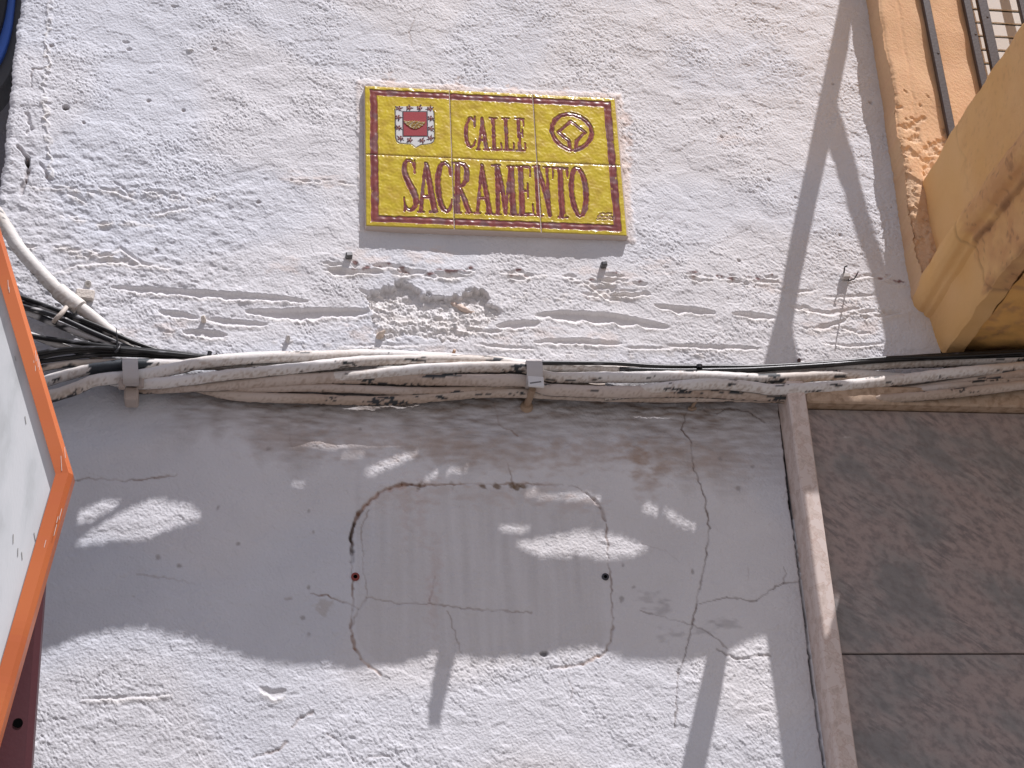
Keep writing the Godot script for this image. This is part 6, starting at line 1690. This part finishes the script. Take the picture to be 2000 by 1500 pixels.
func make_shade() -> void:
	var zc := 0.6
	var sheet_at := PackedVector2Array([Vector2(-0.6576, 4.1769), Vector2(-0.2417, 4.1901), Vector2(-0.2121, 4.1907), Vector2(-0.1398, 4.1868), Vector2(0.0348, 4.1937), Vector2(0.2133, 4.1935), Vector2(0.3786, 4.1948), Vector2(0.5472, 4.198), Vector2(0.7193, 4.2032), Vector2(0.8771, 4.2062), Vector2(0.93, 4.2053), Vector2(0.9925, 4.1411), Vector2(1.2441, 4.1449), Vector2(1.616, 4.1506), Vector2(1.449, 3.4538), Vector2(0.8376, 3.4675), Vector2(0.8508, 3.6175), Vector2(0.8501, 3.6641), Vector2(0.8522, 3.7678), Vector2(0.8547, 3.8711), Vector2(0.847, 3.877), Vector2(0.8175, 3.8669), Vector2(0.7903, 3.8527), Vector2(0.7522, 3.8436), Vector2(0.719, 3.8395), Vector2(0.6699, 3.838), Vector2(0.6054, 3.8422), Vector2(0.5738, 3.8521), Vector2(0.5411, 3.8447), Vector2(0.4762, 3.8269), Vector2(0.4126, 3.8206), Vector2(0.3541, 3.8296), Vector2(0.3425, 3.7865), Vector2(0.3346, 3.7534), Vector2(0.3291, 3.7262), Vector2(0.3101, 3.731), Vector2(0.314, 3.763), Vector2(0.3195, 3.7945), Vector2(0.3231, 3.812), Vector2(0.3277, 3.8393), Vector2(0.2566, 3.8266), Vector2(0.2103, 3.8267), Vector2(0.1643, 3.8388), Vector2(0.1031, 3.8373), Vector2(0.0346, 3.847), Vector2(-0.0565, 3.8669), Vector2(-0.1093, 3.8765), Vector2(-0.1904, 3.863), Vector2(-0.2477, 3.8411), Vector2(-0.2834, 3.8318), Vector2(-0.5984, 3.7389)])
	var holes := [
		PackedVector2Array([Vector2(0.4611, 4.0332), Vector2(0.492, 4.0414), Vector2(0.5211, 4.0452), Vector2(0.548, 4.0507), Vector2(0.5715, 4.0544), Vector2(0.6124, 4.0434), Vector2(0.6449, 4.0306), Vector2(0.6755, 4.016), Vector2(0.6513, 4.0062), Vector2(0.6177, 4.0025), Vector2(0.5889, 4.0057), Vector2(0.5603, 4.0116), Vector2(0.5314, 4.0105), Vector2(0.5042, 4.0094), Vector2(0.4784, 4.0187)]),
		PackedVector2Array([Vector2(-0.2142, 4.0256), Vector2(-0.2095, 4.0354), Vector2(-0.1927, 4.0505), Vector2(-0.1549, 4.0786), Vector2(-0.1337, 4.0876), Vector2(-0.1124, 4.0967), Vector2(-0.0834, 4.0971), Vector2(-0.0538, 4.0855), Vector2(-0.0388, 4.0729), Vector2(-0.0268, 4.063), Vector2(-0.0527, 4.056), Vector2(-0.0814, 4.0493), Vector2(-0.0955, 4.0424), Vector2(-0.1133, 4.0371), Vector2(-0.1457, 4.04), Vector2(-0.181, 4.0337)]),
		PackedVector2Array([Vector2(-0.2144, 4.0668), Vector2(-0.2107, 4.0819), Vector2(-0.1846, 4.0957), Vector2(-0.146, 4.1011), Vector2(-0.1625, 4.0865), Vector2(-0.1903, 4.071), Vector2(-0.2043, 4.0649)]),
		PackedVector2Array([Vector2(-0.2436, 4.0409), Vector2(-0.235, 4.0555), Vector2(-0.2418, 4.0515)]),
		PackedVector2Array([Vector2(0.2215, 4.1447), Vector2(0.2539, 4.1631), Vector2(0.3076, 4.1778), Vector2(0.3038, 4.1687), Vector2(0.2728, 4.1532), Vector2(0.2345, 4.139)]),
		PackedVector2Array([Vector2(0.1854, 4.178), Vector2(0.2235, 4.1811), Vector2(0.2218, 4.1763), Vector2(0.1881, 4.1733)]),
		PackedVector2Array([Vector2(0.3127, 4.1271), Vector2(0.3272, 4.1374), Vector2(0.3389, 4.1454), Vector2(0.337, 4.1376), Vector2(0.3242, 4.1297)]),
		PackedVector2Array([Vector2(0.351, 4.1444), Vector2(0.3605, 4.1487), Vector2(0.3893, 4.1522), Vector2(0.3831, 4.1479), Vector2(0.3547, 4.1409)]),
		PackedVector2Array([Vector2(0.4803, 4.1165), Vector2(0.495, 4.1221), Vector2(0.5031, 4.1163), Vector2(0.553, 4.1122), Vector2(0.5812, 4.1138), Vector2(0.6069, 4.104), Vector2(0.6026, 4.0992), Vector2(0.5749, 4.1042), Vector2(0.5415, 4.1067), Vector2(0.5027, 4.1106)]),
		PackedVector2Array([Vector2(0.4328, 4.0597), Vector2(0.4451, 4.0653), Vector2(0.4754, 4.0657), Vector2(0.4867, 4.0606), Vector2(0.4693, 4.0542), Vector2(0.4447, 4.0554)]),
		PackedVector2Array([Vector2(0.6654, 4.0821), Vector2(0.6778, 4.0888), Vector2(0.6935, 4.081), Vector2(0.6909, 4.0699), Vector2(0.6793, 4.0728)]),
		PackedVector2Array([Vector2(0.7031, 4.0803), Vector2(0.7319, 4.0615), Vector2(0.7572, 4.0502), Vector2(0.7514, 4.044), Vector2(0.7228, 4.0552), Vector2(0.707, 4.067)]),
		PackedVector2Array([Vector2(0.1001, 4.1239), Vector2(0.1128, 4.1268), Vector2(0.1257, 4.1217), Vector2(0.1161, 4.1163)]),
		PackedVector2Array([Vector2(0.888, 3.9664), Vector2(0.9147, 3.9668), Vector2(0.9198, 3.7993), Vector2(0.8914, 3.7262), Vector2(0.8878, 3.7304)]),
		PackedVector2Array([Vector2(0.9225, 3.8548), Vector2(0.9614, 3.855), Vector2(0.9418, 3.7872), Vector2(0.9324, 3.8285)]),
		PackedVector2Array([Vector2(-0.2438, 4.2452), Vector2(-0.2405, 4.1954), Vector2(-0.2261, 4.1904), Vector2(-0.214, 4.196)]),
	]
	var lo := sheet_at[0]
	var hi := sheet_at[0]
	for q in sheet_at:
		lo = lo.min(q)
		hi = hi.max(q)
	var step := 0.005
	var nx := int((hi.x - lo.x) / step)
	var ny := int((hi.y - lo.y) / step)
	var boxes := []
	for h in holes:
		var r := Rect2(h[0], Vector2.ZERO)
		for q in h:
			r = r.expand(q)
		boxes.append(r)
	var v := PackedVector3Array()
	var n := PackedVector3Array()
	var idx := PackedInt32Array()
	for j in ny + 1:
		for i in nx + 1:
			v.append(Vector3(lo.x + i * step, lo.y + j * step, zc + 0.004 * sin(i * 0.05) * cos(j * 0.08)))
			n.append(Vector3(0, 0, 1))
	for j in ny:
		for i in nx:
			var q := Vector2(lo.x + (i + 0.5) * step, lo.y + (j + 0.5) * step)
			if not Geometry2D.is_point_in_polygon(q, sheet_at):
				continue
			var open := false
			for k in holes.size():
				if boxes[k].has_point(q) and Geometry2D.is_point_in_polygon(q, holes[k]):
					open = true
					break
			if open:
				continue
			var k := j * (nx + 1) + i
			idx.append_array([k, k + nx + 1, k + 1, k + 1, k + nx + 1, k + nx + 2])
	var o := obj("shade_caster", surf(v, n, idx), mats.cloth)  # added out of view, outline and holes shaped for the wall shadows
	tag(o, "added unseen sheet with cut holes, shaped to cast the shadow band on the wall", "shadow caster")
	var fr := thing("shadow_bars", "added unseen bars shaped to cast the slanting shadows on the wall", "awning rack")  # added out of view, each outline drawn from the shadow it casts
	for poly in [
		PackedVector2Array([Vector2(1.1915, 5.3167), Vector2(1.1527, 5.1601), Vector2(0.9897, 4.629), Vector2(0.9447, 4.4703), Vector2(0.9072, 4.3637), Vector2(0.8981, 4.3097), Vector2(0.9668, 4.3114), Vector2(0.9647, 4.3584), Vector2(0.9617, 4.4211), Vector2(0.9914, 4.5234), Vector2(1.0391, 4.6787), Vector2(1.0882, 4.8261), Vector2(1.1114, 4.9082), Vector2(1.1503, 5.0342), Vector2(1.182, 5.1622), Vector2(1.228, 5.3197)]),
		PackedVector2Array([Vector2(1.0882, 4.8261), Vector2(1.1114, 4.9082), Vector2(1.125, 4.7939), Vector2(1.135, 4.6416), Vector2(1.154, 4.5515), Vector2(1.1527, 4.4567), Vector2(1.1369, 4.3552), Vector2(1.1307, 4.3749), Vector2(1.1325, 4.4663), Vector2(1.1277, 4.5537), Vector2(1.1108, 4.6341)]),
		PackedVector2Array([Vector2(0.7591, 3.8627), Vector2(0.7021, 3.6892), Vector2(0.6851, 3.6351), Vector2(0.6609, 3.5597), Vector2(0.6958, 3.5591), Vector2(0.7229, 3.6346), Vector2(0.7384, 3.6849), Vector2(0.7648, 3.7683), Vector2(0.7877, 3.8519)])]:
		var s := Solid.new()
		s.prism(poly, zc - 0.004, zc + 0.006)
		obj("caster_bar", s.mesh(), mats.iron, fr)
